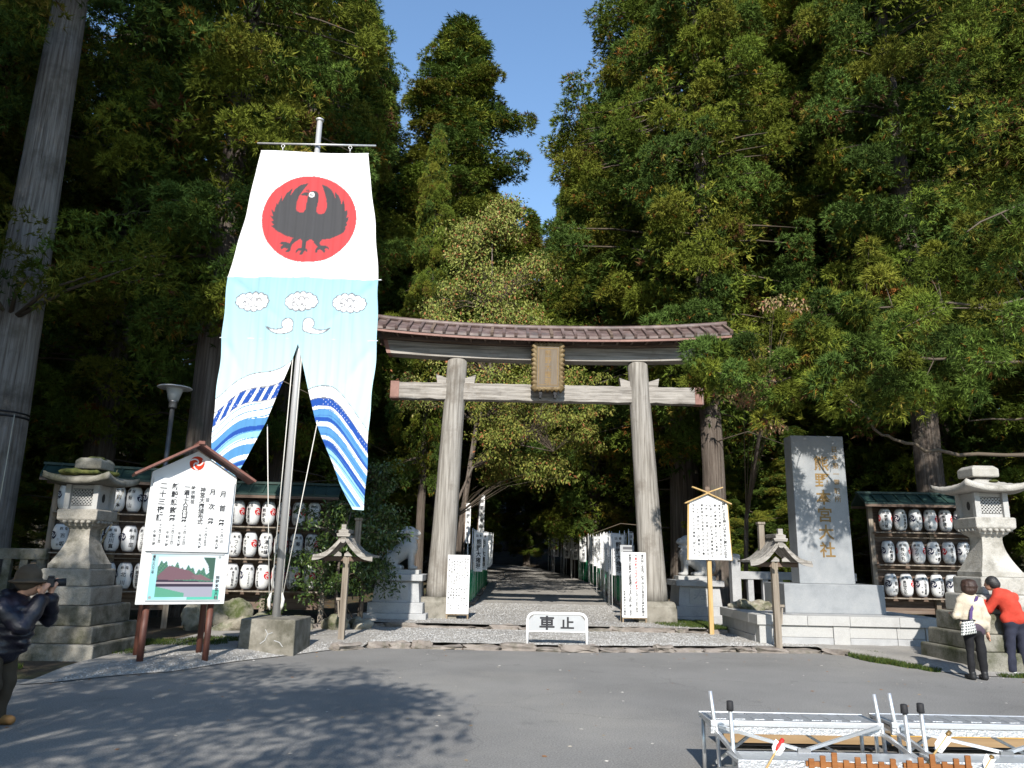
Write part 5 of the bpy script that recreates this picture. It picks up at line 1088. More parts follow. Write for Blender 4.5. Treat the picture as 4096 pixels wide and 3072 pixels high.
# ------------------------------------------------------------------ lion-dogs
def komainu(loc, flip, label, ch):
    o = thing('stone_pedestal', f'pale granite pedestal carved with one character under the {"right" if not flip else "left"} lion-dog', 'pedestal', loc)
    for nm, hw, z0, z1, mt in (('plinth', .80, -.1, .14, 'granite'), ('step', .70, .14, .40, 'granite_grey' if False else 'granite')):
        mb = MB(); mb.square([(hw, z0), (hw, z1)]); mb.build(nm, M[mt], o, .012)
    mb = MB(); mb.square([(.60, .40), (.55, .93)]); mb.build('body', M['granite'], o, .01)
    mb = MB(); mb.square([(.66, .93), (.66, 1.09)]); mb.build('cap_slab', M['granite'], o, .012)
    mb = MB(); mb.prism([(-.31, .46), (.31, .46), (.29, .88), (-.29, .88)], -.601, -.588); cpn = mb.build('carved_panel', M['granite_white'], o, .004)
    mb = MB(); column(mb, ch, 0, .88, .46, .40, lambda x, z: (x, -.6035 + (z - .4) * .0, z), off=.01); mb.build('carved_character', M['granite_grey'], cpn)
    k = thing('lion_dog_statue', label, 'statue', (loc[0], loc[1], loc[2] + 1.09)); s = -1 if flip else 1
    mb = MB(); mb.box(-.52, .52, -.30, .30, 0, .11); mb.build('base', M['granite_white'], k, .01)
    z = .11
    P = [('c', (.25, 0, z + .26), (-.12, 0, z + .55), .21, .23), ('e', (-.20, 0, z + .56), (.21, .22, .30)), ('e', (.27, -.12, z + .20), (.22, .12, .22)), ('e', (.27, .12, z + .20), (.22, .12, .22)),
         ('c', (.18, -.17, z + .06), (.0, -.18, z + .05), .07, .065), ('c', (.18, .17, z + .06), (.0, .18, z + .05), .07, .065),
         ('c', (-.26, -.12, z + .50), (-.27, -.12, z + .06), .085, .065), ('c', (-.26, .12, z + .50), (-.27, .12, z + .06), .085, .065), ('e', (-.33, -.12, z + .05), (.11, .07, .05)), ('e', (-.33, .12, z + .05), (.11, .07, .05)),
         ('e', (-.22, 0, z + .93), (.17, .17, .18)), ('e', (-.36, 0, z + .92), (.12, .12, .07)), ('e', (-.35, 0, z + .80), (.10, .10, .04)), ('e', (-.38, 0, z + 1.0), (.06, .13, .04)), ('c', (-.43, 0, z + .96), (-.46, 0, z + .94), .04, .035), ('e', (-.14, 0, z + 1.06), (.14, .13, .06)),
         ('c', (-.12, -.17, z + 1.0), (-.06, -.2, z + .92), .05, .03), ('c', (-.12, .17, z + 1.0), (-.06, .2, z + .92), .05, .03)]
    rr = random.Random(2)
    for i in range(26):                                      # curled mane
        a = rr.random() * PI * 1.3 - .3; b = rr.random() * 2 - 1; P.append(('e', (-.12 + .17 * math.cos(a) * .8 + .04, .17 * b, z + .78 + .24 * math.sin(a) * .9), (.055, .055, .055)))
    for i in range(10): P.append(('e', (-.38 + .03 * rr.random(), (rr.random() - .5) * .26, z + .45 + .28 * rr.random()), (.045, .045, .05)))
    for i in range(15):                                      # curled tail
        t = i / 14; a = -1.2 + 4.6 * t; q = .19 * (1 - .55 * t); P.append(('e', (.43 + q * math.cos(a) * .8, 0, z + .32 + q * math.sin(a) * 1.3), (.055, .09, .055)))
    if flip: P = [(p[0], (-p[1][0], p[1][1], p[1][2]), (-p[2][0], p[2][1], p[2][2]), p[3], p[4]) if p[0] == 'c' else (p[0], (-p[1][0], p[1][1], p[1][2]), p[2]) for p in P]
    solid('body', P, .022, M['granite_white'], k, .028)
komainu((5.28, 21.9, .17), False, 'seated stone lion-dog facing left beside the right gate pillar', '奉')
komainu((-2.83, 20.35, .2), True, 'seated stone lion-dog half hidden by the shrub at left', '獻')

# ------------------------------------------------------------------ monument
mo = thing('stone_monument', 'tall grey granite monument slab with gold-brown carved characters', 'monument', (7.25, 17.0, .05))
def blk(name, x0, x1, y0, y1, z0, z1, mat, bev=.008): return MB().box(x0 - 7.25, x1 - 7.25, y0 - 17.0, y1 - 17.0, z0 - .05, z1 - .05).build(name, M[mat], mo, bev)
X0, X1, Y0, Y1 = 5.33, 9.15, 16.6, 19.4
cuts = [X0 - .05, 6.35, 7.25, 8.3, X1 + .05]
for a, b in zip(cuts[:-1], cuts[1:]): blk('coping_stone', a + .003, b - .003, Y0 - .06, Y0 + .5, .48, .68, 'granite_white')
for a, b in ((Y0 + .505, 17.9), (17.905, Y1)): blk('coping_stone', X0 - .05, X0 + .45, a, b, .48, .68, 'granite_white'); blk('coping_stone', X1 - .45, X1 + .05, a, b, .48, .68, 'granite_white')
cuts = [X0, X0 + .27, 6.9, 7.25, 8.25, 8.85, X1]
for i, (a, b) in enumerate(zip(cuts[:-1], cuts[1:])):
    pr = i in (0, 2, 5); blk('facing_slab', a + .004, b - .004, Y0 - (.02 if pr else 0), Y0 + .25, .24 if not pr else .0, .477, 'granite_white')
    if not pr: blk('footing_slab', a + .004, b - .004, Y0 - .012, Y0 + .25, .0, .235, 'granite')
for a, b in ((Y0 + .255, 17.5), (17.505, 18.4), (18.405, Y1)):
    blk('facing_slab', X0, X0 + .2, a, b, .24, .477, 'granite'); blk('footing_slab', X0 - .01, X0 + .2, a, b - .004, 0, .235, 'granite'); blk('facing_slab', X1 - .2, X1, a, b, 0.0, .477, 'granite')
blk('platform_fill', X0 + .45, X1 - .45, Y0 + .5, Y1, .3, .665, 'granite')
blk('pedestal', 6.28, 8.56, 17.62, 19.0, .665, 1.31, 'granite_grey', .015)
mb = MB(); sx, sy = 7.43 - 7.25, 18.25 - 17.0
vs = []
for z, hw, hd in ((1.26, .645, .26), (4.74, .635, .235)):
    for a, b in ((-1, -1), (1, -1), (1, 1), (-1, 1)): vs.append((sx + a * hw, sy + b * hd, z))
mb.add(vs, [(3, 2, 1, 0), (4, 5, 6, 7), (0, 1, 5, 4), (1, 2, 6, 5), (2, 3, 7, 6), (3, 0, 4, 7)]); msl = mb.build('slab', M['granite_grey'], mo, .012)
fy = lambda x, z: (x, sy - .264 + (z - 1.26) * .0072, z)
mb = MB()
column(mb, '熊野本宮大社', sx + .06, 4.28, 1.83, .37, fy, off=.018); column(mb, '日本第一霊験所', sx + .40, 4.52, 3.12, .155, fy, off=.01)
tag(mb.build('lettering', M['gold'], msl), kind='stuff')
mb = MB(); column(mb, '平成十二年四月吉日', sx - .30, 3.1, 1.7, .09, fy, off=.0); tag(mb.build('small_lettering', M['granite'], msl), kind='stuff')

# ------------------------------------------------------------------ tall wooden sign board
ts = thing('sign_board', 'white wooden signpost with crossed gable beside the monument', 'sign', (4.79, 18.3, .1))
mb = MB(); mb.box(-.05, .05, .03, .13, -.1, 3.1); mb.build('post', M['wood_fresh'], ts, .006)
mb = MB(); mb.prism([(-.50, 1.70), (.52, 1.70), (.46, 3.06), (0, 3.24), (-.44, 3.06)], -.02, .02); tbd = mb.build('board', M['white_board'], ts, .004)
for s in (-1, 1):
    mb = MB(); mb.bar((s * .51, 0, 1.69), (s * .455, 0, 3.08), .06, .035, up=(0, 1, 0)); mb.build('frame', M['wood_fresh'], ts, .004)
    mb = MB(); mb.bar((s * .56, -.02, 3.02), (0, -.02, 3.27), .14, .03, up=(0, 0, 1)); mb.build('gable_board', M['wood_fresh'], ts, .003)
    mb = MB(); mb.bar((-s * .05, -.02 - .004 * s, 3.27), (s * .37, -.02 - .004 * s, 3.42), .10, .03); mb.build('cross_board', M['wood_fresh'], ts, .003)
mb = MB(); mb.lathe([(.05, 3.25), (.06, 3.3), (.06, 3.41), (.03, 3.45)], 12, (.02, .05, 0)); mb.build('finial', M['wood_dark'], ts)
mb = MB(); pf = lambda x, z: (x, -.024, z)
for i, t in enumerate(['神社の主な神々は大台ヶ原から出る', '本宮大社は熊野三山の首位を占め', '第十代崇神天皇の御代に大斎原に', '鎮座しました御主神は家津美御子', '大神と申し全国に三千社以上ある', '熊野神社の総本宮です明治の水害', 'により現在の地に御遷座となり', '今も多くの人々が参詣に訪れます']):
    column(mb, t, .38 - i * .105, 3.02 if i else 3.06, 1.80 if i % 3 else 1.74, .066 if i else .088, pf, off=.02 if i else .03)
tag(mb.build('lettering', M['ink'], tbd), kind='stuff')

# ------------------------------------------------------------------ free-standing white boards by the pillars
def easel_board(loc, rz, w_, z0, z1, label, cols):
    o = thing('standing_notice', label, 'sign', loc, rz)
    mb = MB(); mb.box(-w_, w_, -.02, .0, z0, z1); ebd = mb.build('board', M['white_board'], o, .003)
    for s in (-1, 1):
        mb = MB(); mb.box(s * w_ * .93 - .02, s * w_ * .93 + .02, .0, .035, -.02, z1 * .7); mb.build('leg', M['wood_brown'], o, .003)
        mb = MB(); mb.bar((s * w_ * .93, .03, z1 * .62), (s * w_ * .93, .42, 0), .03, .03); mb.build('strut', M['wood_brown'], o)
    mb = MB(); mb.box(-w_ * .9, w_ * .9, .002, .03, .10, .14); mb.build('crossbar', M['wood_brown'], o)
    for nm, mat, lst in cols:
        mb = MB()
        for (t, x, za, zb_, s_, of) in lst: column(mb, t, x, za, zb_, s_, lambda x, z: (x, -.024, z), off=of)
        tag(mb.build(nm, M[mat], ebd), kind='stuff')
easel_board((-1.28, 20.02, .2), 0, .288, .13, 1.60, 'white notice with small print standing before the left gate pillar',
    [('lettering', 'ink', [(t, .235 - i * .068, 1.54, .22 + .1 * (i % 3), .046, .02) for i, t in enumerate(['参拝される皆様へお知らせとお願い', '当神社境内は神域につき次の事項を', 'お守り下さいますようお願いします', '一境内での火気の使用は禁止します', '一許可なく撮影機の使用を禁じます', '一動物を連れての参拝は御遠慮願う', '一樹木を傷つける行為を禁止します', '熊野本宮大社社務所'])])])
easel_board((3.26, 20.02, .2), 0, .318, .13, 1.76, 'white notice with red line standing before the right gate pillar',
    [('lettering', 'ink', [('境内地保全並びに警備強化の為当社の参拝時間は', .22, 1.71, .17, .078, .025), ('時間外の御参拝は御遠慮下さる様お願い致します', -.10, 1.71, .17, .078, .025), ('熊野本宮大社社務所', -.25, .80, .17, .066, .025), ('午', .06, 1.71, 1.635, .078, .025), ('となっております', .06, .80, .24, .078, .025)]), ('red_lettering', 'ink_red', [('前六時から午後七時まで', .06, 1.635, .80, .078, .03)])])
o = thing('hours_sign', 'small pale paper notice fixed on a stake by the right pillar', 'sign', (3.36, 21.75, .2)); MB().box(-.02, .02, 0, .04, -.05, 1.75).build('stake', M['wood_brown'], o); MB().box(-.2, .2, -.015, 0, 1.5, 1.98).build('sheet', M['grey_board'], o)
mb = MB(); mb.box(-.12, .14, -.019, -.016, 1.86, 1.93); mb.box(-.12, .14, -.019, -.016, 1.74, 1.81); tag(mb.build('lettering', M['ink_soft'], o), kind='stuff')

# ------------------------------------------------------------------ vehicle barrier
ba = thing('vehicle_barrier', 'white tubular barrier lettered in black on the gravel', 'barrier', (.985, 15.42, .08))
mb = MB(); pts = [(-.585, 0, -.1), (-.58, 0, .45)] + [(-.58 + .13 * (1 - math.cos(a)), 0, .48 + .13 * math.sin(a)) for a in np.linspace(0, PI / 2, 7)] + [(.58 - .13 * (1 - math.cos(a)), 0, .48 + .13 * math.sin(a)) for a in np.linspace(PI / 2, 0, 7)] + [(.58, 0, .45), (.585, 0, -.1)]
mb.tube(pts, .028, 12); mb.build('frame', M['white_paint'], ba)
mb = MB(); mb.prism([(-.555, .28), (.555, .28), (.555, .48), (.45, .585), (-.45, .585), (-.555, .48)], -.006, .006); bpl = mb.build('plate', M['grey_board'], ba)
mb = MB(); mb.tube([(-.57, 0, .27), (.57, 0, .27)], .012, 8); mb.build('rail', M['white_paint'], ba)
mb = MB(); column(mb, '車', -.20, .57, .30, .27, lambda x, z: (x, -.009, z), off=.03, aspect=1.15); column(mb, '止', .20, .57, .30, .24, lambda x, z: (x, -.009, z), off=.03, aspect=1.15); tag(mb.build('lettering', M['ink'], bpl), kind='stuff')

# ------------------------------------------------------------------ roofed posts
def roofed_post(loc, label, sc=1.0, mir=1):
    o = thing('roofed_post', label, 'roofed post', loc); o.scale = (sc * mir, sc, sc)
    mb = MB(); mb.box(-.065, .065, -.065, .065, -.15, 1.72); mb.build('post', M['wood_post'], o, .008)
    L = .45
    def cz(t): return 1.72 + .48 * (1 - t) - .16 * math.sin(PI * t) * .8      # concave slope, t 0 ridge .. 1 eave
    for s in (-1, 1):
        for q in range(5):                                   # overlapping boards
            n = 8; vs = []; fs = []; y0 = -L + .18 * q; y1 = y0 + .175; lift = .008 * (q % 2)
            for i in range(n + 1):
                t = i / n; x = s * .64 * t; z = cz(t) + lift + .03; vs += [(x, y0, z), (x, y1, z), (x, y1, z - .045), (x, y0, z - .045)]
            for i in range(n):
                a = i * 4
                for p in range(4): fs.append((a + p, a + (p + 1) % 4, a + 4 + (p + 1) % 4, a + 4 + p))
            fs += [(0, 3, 2, 1)[::-1], (n * 4, n * 4 + 1, n * 4 + 2, n * 4 + 3)]
            if s < 0: fs = [f[::-1] for f in fs]
            MB().add(vs, fs).build('roof_board', M['wood_v'], o)
        n = 8; vs = []; fs = []
        for i in range(n + 1):
            t = i / n; x = s * .645 * t; z = cz(t) - .015; vs += [(x, -L - .035, z), (x, -L + .01, z), (x, -L + .01, z - .075), (x, -L - .035, z - .075)]
        for i in range(n):
            a = i * 4
            for p in range(4): fs.append((a + p, a + (p + 1) % 4, a + 4 + (p + 1) % 4, a + 4 + p))
        fs += [(1, 2, 3, 0), (n * 4, n * 4 + 1, n * 4 + 2, n * 4 + 3)]
        if s < 0: fs = [f[::-1] for f in fs]
        MB().add(vs, fs).build('barge_board', M['wood_h'], o)
        mb = MB(); mb.prism([(s * .03, 1.73), (s * .20, 1.73), (s * .14, 1.79), (s * .10, 1.83), (s * .03, 1.78)][::s], -L + .02, -L + .06); mb.build('gable_carving', M['wood_h'], o)
    mb = MB(); mb.box(-.07, .07, -L - .02, L, 2.22, 2.30); mb.build('ridge', M['wood_v'], o, .008)
    mb = MB(); mb.prism([(-.13, 2.14), (.13, 2.14), (.15, 2.20), (.10, 2.21), (.11, 2.27), (.05, 2.29), (.05, 2.40), (-.05, 2.40), (-.05, 2.29), (-.11, 2.27), (-.10, 2.21), (-.15, 2.20)], -L - .07, -L + .02); mb.build('ridge_ornament', M['wood_h'], o, .006)
    mb = MB(); mb.lathe([(.055, 0), (.06, .01), (.055, .02)], 12, (0, 0, 0)); mb.build('pendant', M['wood_h'], o, 0, (0, -L - .045, 2.06), (PI / 2, 0, 0))
    mb = MB(); mb.box(-.50, .50, -.05, .05, 1.62, 1.72); mb.build('eave_beam', M['wood_dark'], o, .006)
    mb = MB(); mb.box(.10, .22, .18, .30, 1.9, 2.52); mb.box(.08, .24, .16, .32, 2.52, 2.57); mb.build('rear_post_top', M['wood_post'], o, .006)
    mb = MB(); mb.box(-.16, -.065, -.05, .03, .80, .85); mb.bar((-.12, -.01, .80), (-.085, -.01, .45), .03, .03); mb.build('bracket', M['wood_post'], o)
roofed_post((-3.30, 15.75, .1), 'small wooden post with curved roof left of the gate', .93)
roofed_post((5.50, 15.95, .1), 'small wooden post with curved roof before the monument platform', .97, -1)

# ------------------------------------------------------------------ street lamp
lp = thing('street_lamp', 'old street lamp with wide disc hood behind the notice board', 'street lamp', (-8.55, 18.6, .1))
mb = MB(); mb.tube([(0, 0, -.1), (0, 0, 1.0), (0, 0, 1.05), (0, 0, 5.15)], [.085, .085, .06, .055], 14); mb.lathe([(.09, 5.15), (.10, 5.18), (.10, 5.3), (.13, 5.34)], 16); mb.build('pole', M['steel_dark'], lp)
mb = MB(); mb.lathe([(.12, 5.34), (.20, 5.62), (.215, 5.68)], 20); mb.build('glass', M['glass'], lp)
mb = MB(); mb.lathe([(.40, 5.66), (.42, 5.675), (.40, 5.69), (.10, 5.735), (.02, 5.75)], 28); mb.build('hood', M['white_paint'], lp)

# ------------------------------------------------------------------ green bamboo fences and nobori flags along the path
mb = MB(); mb.tube([(0, 0, 0), (0, 0, .35), (0, 0, .36), (0, 0, .74), (0, 0, .75), (0, 0, 1.12)], [.022, .021, .024, .024, .021, .02], 7); POLE = mb.mesh('bamboo_pole', M['green_bamboo'])
def fence(side, y0, y1, n, label):
    o = thing('bamboo_fence', label, 'fence', (0, 0, 0)); E_ = PL if side < 0 else PR; rr = random.Random(side + 9); pts = []
    for i in range(n):
        y = y0 + (y1 - y0) * (i / (n - 1)); x = float(np.interp(y, PY, E_)) + side * .06; z = float(pathz(y)) - .02
        q = link('bamboo_pole', POLE, o, 0, (x, y, z), ((rr.random() - .5) * .05, (rr.random() - .5) * .05, rr.random() * 6)); q.scale = (1, 1, .92 + .14 * rr.random())
        if i % 6 == 0 or i == n - 1: pts.append((x, y, z))
    for h in (.30, .62, .95):
        mb = MB(); mb.tube([(x, y, z + h) for x, y, z in pts], .02, 6); mb.build('rail', M['green_bamboo'], o)
fence(-1, 24.8, 43, 170, 'green bamboo fence along the left side of the path')
fence(1, 24.8, 45, 180, 'green bamboo fence along the right side of the path')
def flag_mesh(seed, w_=.40, h_=1.36):
    r0 = random.Random(seed); nx_, nz_ = 10, 18; ph = r0.random() * 6; am = .02 + .02 * r0.random(); tw = (r0.random() - .5) * .25
    def f(x, z): t = (1.36 - z) / 1.36; return (x * (1 - .08 * t), am * math.sin(x * 11 + ph + z * 2) * (.3 + t) + tw * x * t, z)
    V = np.array([f(-w_ / 2 + w_ * i / (nx_ - 1), h_ * j / (nz_ - 1)) for j in range(nz_) for i in range(nx_)])
    cloth = arr_mesh('cloth', V, grid_quads(nx_, nz_), M['cloth_white'], smooth=True); let = []
    for sgn in (-1, 1):
        def g(x, z, s=sgn): p = f(x, z); return (p[0], p[1] + s * .004, p[2])
        mb = MB(); row(mb, '奉納'[::-1] if sgn < 0 else '奉納', -.15, .15, 1.24, .105, g, off=.015); column(mb, '熊野大権現', .01, 1.13, .08, .215, g, off=.02); column(mb, '家内安全', -.15, .9, .4, .05, g, off=.0)
        let.append(mb)
    both = MB(); both.add(let[0].v, let[0].f); both.add(let[1].v, let[1].f)
    return cloth, both.mesh('lettering', M['ink'])
FL = [flag_mesh(i) for i in range(5)]
mb = MB(); mb.tube([(0, 0, 0), (0, 0, 2.6)], [.014, .011], 6); mb.tube([(0, .0, 2.52), (.43, 0, 2.52)], .009, 5); FPOLE = mb.mesh('pole', M['white_paint'])
mb = MB()
for z in (1.15, 1.45, 1.75, 2.05, 2.35, 2.5): mb.box(-.012, .02, -.012, .012, z, z + .035)
FTAB = mb.mesh('loop_tabs', M['cloth_white'])
def nobori(x, y, z, rz, v, label, group, sc=1.0):
    o = thing('nobori_flag', label, 'flag', (x, y, z), rz, group); o.scale = (sc, sc, sc)
    link('pole', FPOLE, o); link('loop_tabs', FTAB, o); cl_ = link('cloth', FL[v][0], o, 0, (.225, 0, 1.13)); tag(link('lettering', FL[v][1], cl_), kind='stuff')
rr = random.Random(4)
near_lab = ['nearest white votive flag on the right fence by the gate', 'second white votive flag from the gate on the right fence', 'third white votive flag from the gate on the right fence', 'fourth white votive flag from the gate on the right fence', 'fifth white votive flag from the gate on the right fence']
y = 25.2
for i in range(44):
    x = float(np.interp(y, PY, PR)) + .04; ang = R(70 + rr.random() * 30) if i % 4 else R(rr.random() * 40 - 10)
    if i in (2, 5, 9): ang = R(3)
    if i == 0: ang = R(60)
    nobori(x - (.42 if abs(ang) < 1 else .1), y, float(pathz(y)) - .05, ang, rr.randrange(5), near_lab[i] if i < 5 else 'white votive flag in the long row on the right fence', 'votive flags along the right fence', .98 + .04 * rr.random())
    y += .38 + .45 * (i / 44) + .2 * rr.random()
near_lab = ['nearest white votive flag on the left fence by the gate', 'second white votive flag from the gate on the left fence', 'third white votive flag from the gate on the left fence']
y = 25.4
for i in range(16):
    x = float(np.interp(y, PY, PL)) - .05; ang = R(75 + rr.random() * 30) if i in (0, 1, 3) else R(rr.random() * 60)
    if i in (5, 8): ang = R(-5)
    nobori(x, y, float(pathz(y)) - .05, ang, rr.randrange(5), near_lab[i] if i < 3 else 'white votive flag in the row on the left fence', 'votive flags along the left fence'); y += .55 + .5 * rr.random()
# tall streamers among the trees left of the path
for (x, y, h, w_, lab) in [(-1.35, 33, 4.2, .24, 'tall narrow white streamer hanging left of the path'), (-1.75, 30, 3.7, .20, 'short tall-hung streamer behind the left gate pillar')]:
    o = thing('streamer', lab, 'streamer', (x, y, float(pathz(y)))); MB().tube([(0, 0, 0), (0, 0, h)], .025, 8).build('pole', M['wood_dark'], o)
    V = np.array([(.03 + w_ * i / 5, .03 * math.sin(j * .6 + i * .5), h - .1 - (h * .42) * j / 24) for j in range(25) for i in range(6)]); link('cloth', arr_mesh('cloth', V, grid_quads(6, 25)[:, ::-1], M['cloth_white'], smooth=True), o)
    mb = MB(); column(mb, '熊野大権現', .03 + w_ / 2, h - .25, h * .62, w_ * .7, lambda x, z: (x, -.045, z), off=.02); tag(mb.build('lettering', M['ink_soft'], o), kind='stuff')
o = thing('garden_lantern', 'small stone lantern standing beside the far path', 'stone lantern', (-1.95, 46, float(pathz(46)) - .05))
mb = MB(); mb.lathe([(.32, 0), (.32, .18), (.15, .24), (.14, 1.15), (.30, 1.25), (.30, 1.36)], 10, smooth=False); mb.build('shaft', M['stone_old'], o)
mb = MB(); mb.lathe([(.19, 1.36), (.19, 1.68)], 6, smooth=False); mb.build('fire_box', M['stone_old'], o); mb = MB(); mb.lathe([(.46, 1.68), (.46, 1.73), (.10, 1.98), (.07, 2.0), (.09, 2.1), (.0, 2.22)], 10, smooth=False); mb.build('roof', M['stone_dark'], o)

# ------------------------------------------------------------------ stone post fences beside racks
def post_fence(name, p0, p1, n, h, label, mat, cap=.1, big=None):
    o = thing(name, label, 'fence', (p0[0], p0[1], 0)); a = Vector((0, 0, 0)); b = Vector((p1[0] - p0[0], p1[1] - p0[1], 0)); an = math.atan2(b.y, b.x)
    for i in range(n):
        p = a.lerp(b, i / (n - 1)); wd = .075; hh = h * .9
        if big and i in big: wd, hh = .12, h * 1.28
        mb = MB(); mb.square([(wd, -.1), (wd, hh - .03), (wd * .6, hh)]); mb.build('post', M[mat], o, .008, p, (0, 0, an))
    d = (b - a).normalized(); 
    for z0, z1 in ((h * .86, h * .99),): mb = MB(); mb.bar(a + Vector((0, 0, (z0 + z1) / 2)) - d * .1, b + Vector((0, 0, (z0 + z1) / 2)) + d * .1, .20, z1 - z0); mb.build('top_rail', M[mat], o, .008)
    mb = MB(); mb.bar(a + Vector((0, 0, .2)) - d * .1, b + Vector((0, 0, .2)) + d * .1, .22, .22); mb.build('foot_rail', M[mat], o, .008)
post_fence('stone_fence', (-13.6, 15.6), (-9.9, 16.4), 13, 1.75, 'dark board-like stone post fence at the left edge', 'stone_dark')
post_fence('stone_fence', (6.05, 20.6), (9.2, 20.7), 9, 1.55, 'grey stone post fence behind the monument', 'granite', big=(0,))
post_fence('stone_fence', (12.8, 17.6), (15.5, 17.0), 9, 1.6, 'stone post fence behind the pale lantern at the far right', 'granite')
# guy wire from the big trunk
o = thing('guy_wire', 'thin yellow guy wire from the big trunk to the ground', 'wire', (-10.6, 15.8, .05)); MB().tube([(-.75, 1.1, 4.65), (0, 0, 0)], .012, 5).build('wire', M['rope'], o); 
# ------------------------------------------------------------------ folding aluminium risers and low tables in the foreground
def riser(x0, W, label, zs=0.0):
    o = thing('folding_riser', label, 'folding stage', (x0, 6.6, zs), R(.6))
    def B(name, mat='alu', **k): return MB()
    mb = MB(); mb.box(0, W, .02, .36, .43, .455); mb.build('rear_deck', M['alu_plate'], o, .003)
    n = int(W / .055)
    mb = MB(); mb.box(0, W, -.02, .02, .415, .46); mb.build('deck_rail', M['alu'], o, .004)
    mb = MB(); mb.box(.0, W, -.012, .018, .36, .412); mb.build('deck_lip', M['alu_plate'], o)
    mb = MB(); mb.box(0, W, .36, .39, .41, .46); mb.build('deck_rail', M['alu'], o, .004)
    for i in range(int(W / .16)):                            # raised tread plates
        mb = MB(); x = .06 + i * .16; mb.box(x, x + .09, .06, .33, .455, .4605); mb.build('tread', M['alu_plate'], o, .002)
    mb = MB(); mb.box(.02, W + .02, -.62, -.36, .285, .31); mb.build('front_deck', M['alu'], o, .004)
    mb = MB(); mb.box(.02, W + .02, -.65, -.62, .21, .315); mb.build('front_lip', M['alu_plate'], o, .004)
    for x in (.03, W - .03):
        mb = MB(); mb.tube([(x, .34, 0), (x, .34, .41)], .017, 8); mb.build('leg', M['alu'], o)
        mb = MB(); mb.tube([(x + .03, -.02, .02), (x + .02, -.01, .40), (x, .0, .47), (x - .02, .01, .68)], .017, 8); mb.build('leg', M['alu'], o)
        mb = MB(); mb.tube([(x + .05, -.38, 0), (x + .03, -.37, .62)], .017, 8); l = mb.build('leg', M['alu'], o)
        mb = MB(); mb.lathe([(.026, .60), (.028, .61), (.026, .665), (.018, .67)], 10, (x + .03, -.37, 0)); mb.build('foot_cap', M['rubber'], l)
        mb = MB(); mb.bar((x, .34, .43), (x + .03, -.60, .295), .03, .03); mb.build('side_rail', M['alu'], o)
        mb = MB(); mb.bar((x + .03, -.02, .10), (x + .05, -.60, .25), .025, .025); mb.build('side_rail', M['alu'], o)
        mb = MB(); mb.tube([(x + .04, -.6, 0), (x + .04, -.6, .29)], .016, 8); mb.build('leg', M['alu'], o)
    for a, b in (((.06, -.04, .42), (W * .42, -.36, .325)), ((W * .42 + .04, -.36, .325), (W - .04, -.04, .44)), ((.12, .33, .06), (W * .42, .33, .41)), ((W * .50, .33, .41), (W - .1, .33, .06))):
        mb = MB(); mb.bar(a, b, .026, .022); mb.build('brace', M['alu'], o)
    mb = MB(); mb.box(W * .42 - .03, W * .42 + .07, -.38, -.34, .31, .335); mb.build('hinge', M['steel_dark'], o)
riser(1.68, 1.42, 'folding aluminium two-step riser, the left one of the pair')
riser(3.16, 1.60, 'folding aluminium two-step riser running out of the right edge', .012)
def low_table(x0, W, label):
    o = thing('low_table', label, 'table', (x0, 7.65, 0), R(.8)); Mt = Matrix.Rotation(R(62), 4, 'X')
    mb = MB(); mb.box(0, W, -.02, .40, -.012, .012, 0, Matrix.Translation((0, 0, .165)) @ Matrix.Rotation(R(-8), 4, 'X')); mb.build('top', M['table_wood'], o, .003)
    mb = MB(); mb.box(0, W, -.035, -.021, .075, .155); mb.build('apron', M['table_wood'], o)
    mb = MB(); mb.box(-.004, W + .004, -.04, -.018, .157, .182); mb.build('edge_band', M['yellow_edge'], o, .003)
    for x in (.10, W - .10):
        for y in (.04, .34): mb = MB(); mb.tube([(x, y, 0), (x, y, .155)], .016, 8); mb.build('leg', M['black'], o)
        mb = MB(); mb.bar((x, .02, .03), (x + (.25 if x < 1 else -.25), .02, .14), .02, .02); mb.build('brace', M['black'], o)
    mb = MB(); mb.box(.06, W - .06, .0, .03, .045, .075); mb.build('rail', M['black'], o)
low_table(2.06, 1.52, 'low folding table with yellow edge behind the left riser')
low_table(3.64, 1.7, 'low folding table with yellow edge behind the right riser')
# stall table just below the frame that carries the charms
o = thing('stall_table', 'small trestle table in the near corner holding arrows and slats', 'table', (2.62, 4.95, 0))
MB().box(-1.05, 1.25, -.35, .35, .30, .33).build('top', M['table_wood'], o, .004)
for sx in (-.95, 1.15):
    for sy in (-.28, .28): MB().box(sx - .025, sx + .025, sy - .025, sy + .025, 0, .30).build('leg', M['wood_brown'], o)
def slat_rack(x, y, rz, n, label, w_=.55):
    o = thing('slat_rack', label, 'slat rack', (x, y, .392), rz)
    for z in (.03, .085): MB().box(-w_ / 2, w_ / 2, -.012, .012, z, z + .03).build('rail', M['orange_wood'], o, .003)
    for i in range(n): xx = -w_ / 2 + .03 + (w_ - .06) * i / (n - 1); MB().box(xx - .017, xx + .017, -.028, -.0125, -.06, .135 + .02 * ((i * 7) % 3)).build('slat', M['orange_wood'], o, .003)
slat_rack(2.17, 5.1, R(-6), 8, 'small orange-brown wooden slat rack, left of the two')
slat_rack(2.72, 5.12, R(-3), 6, 'small orange-brown wooden slat rack, right of the two', .42)
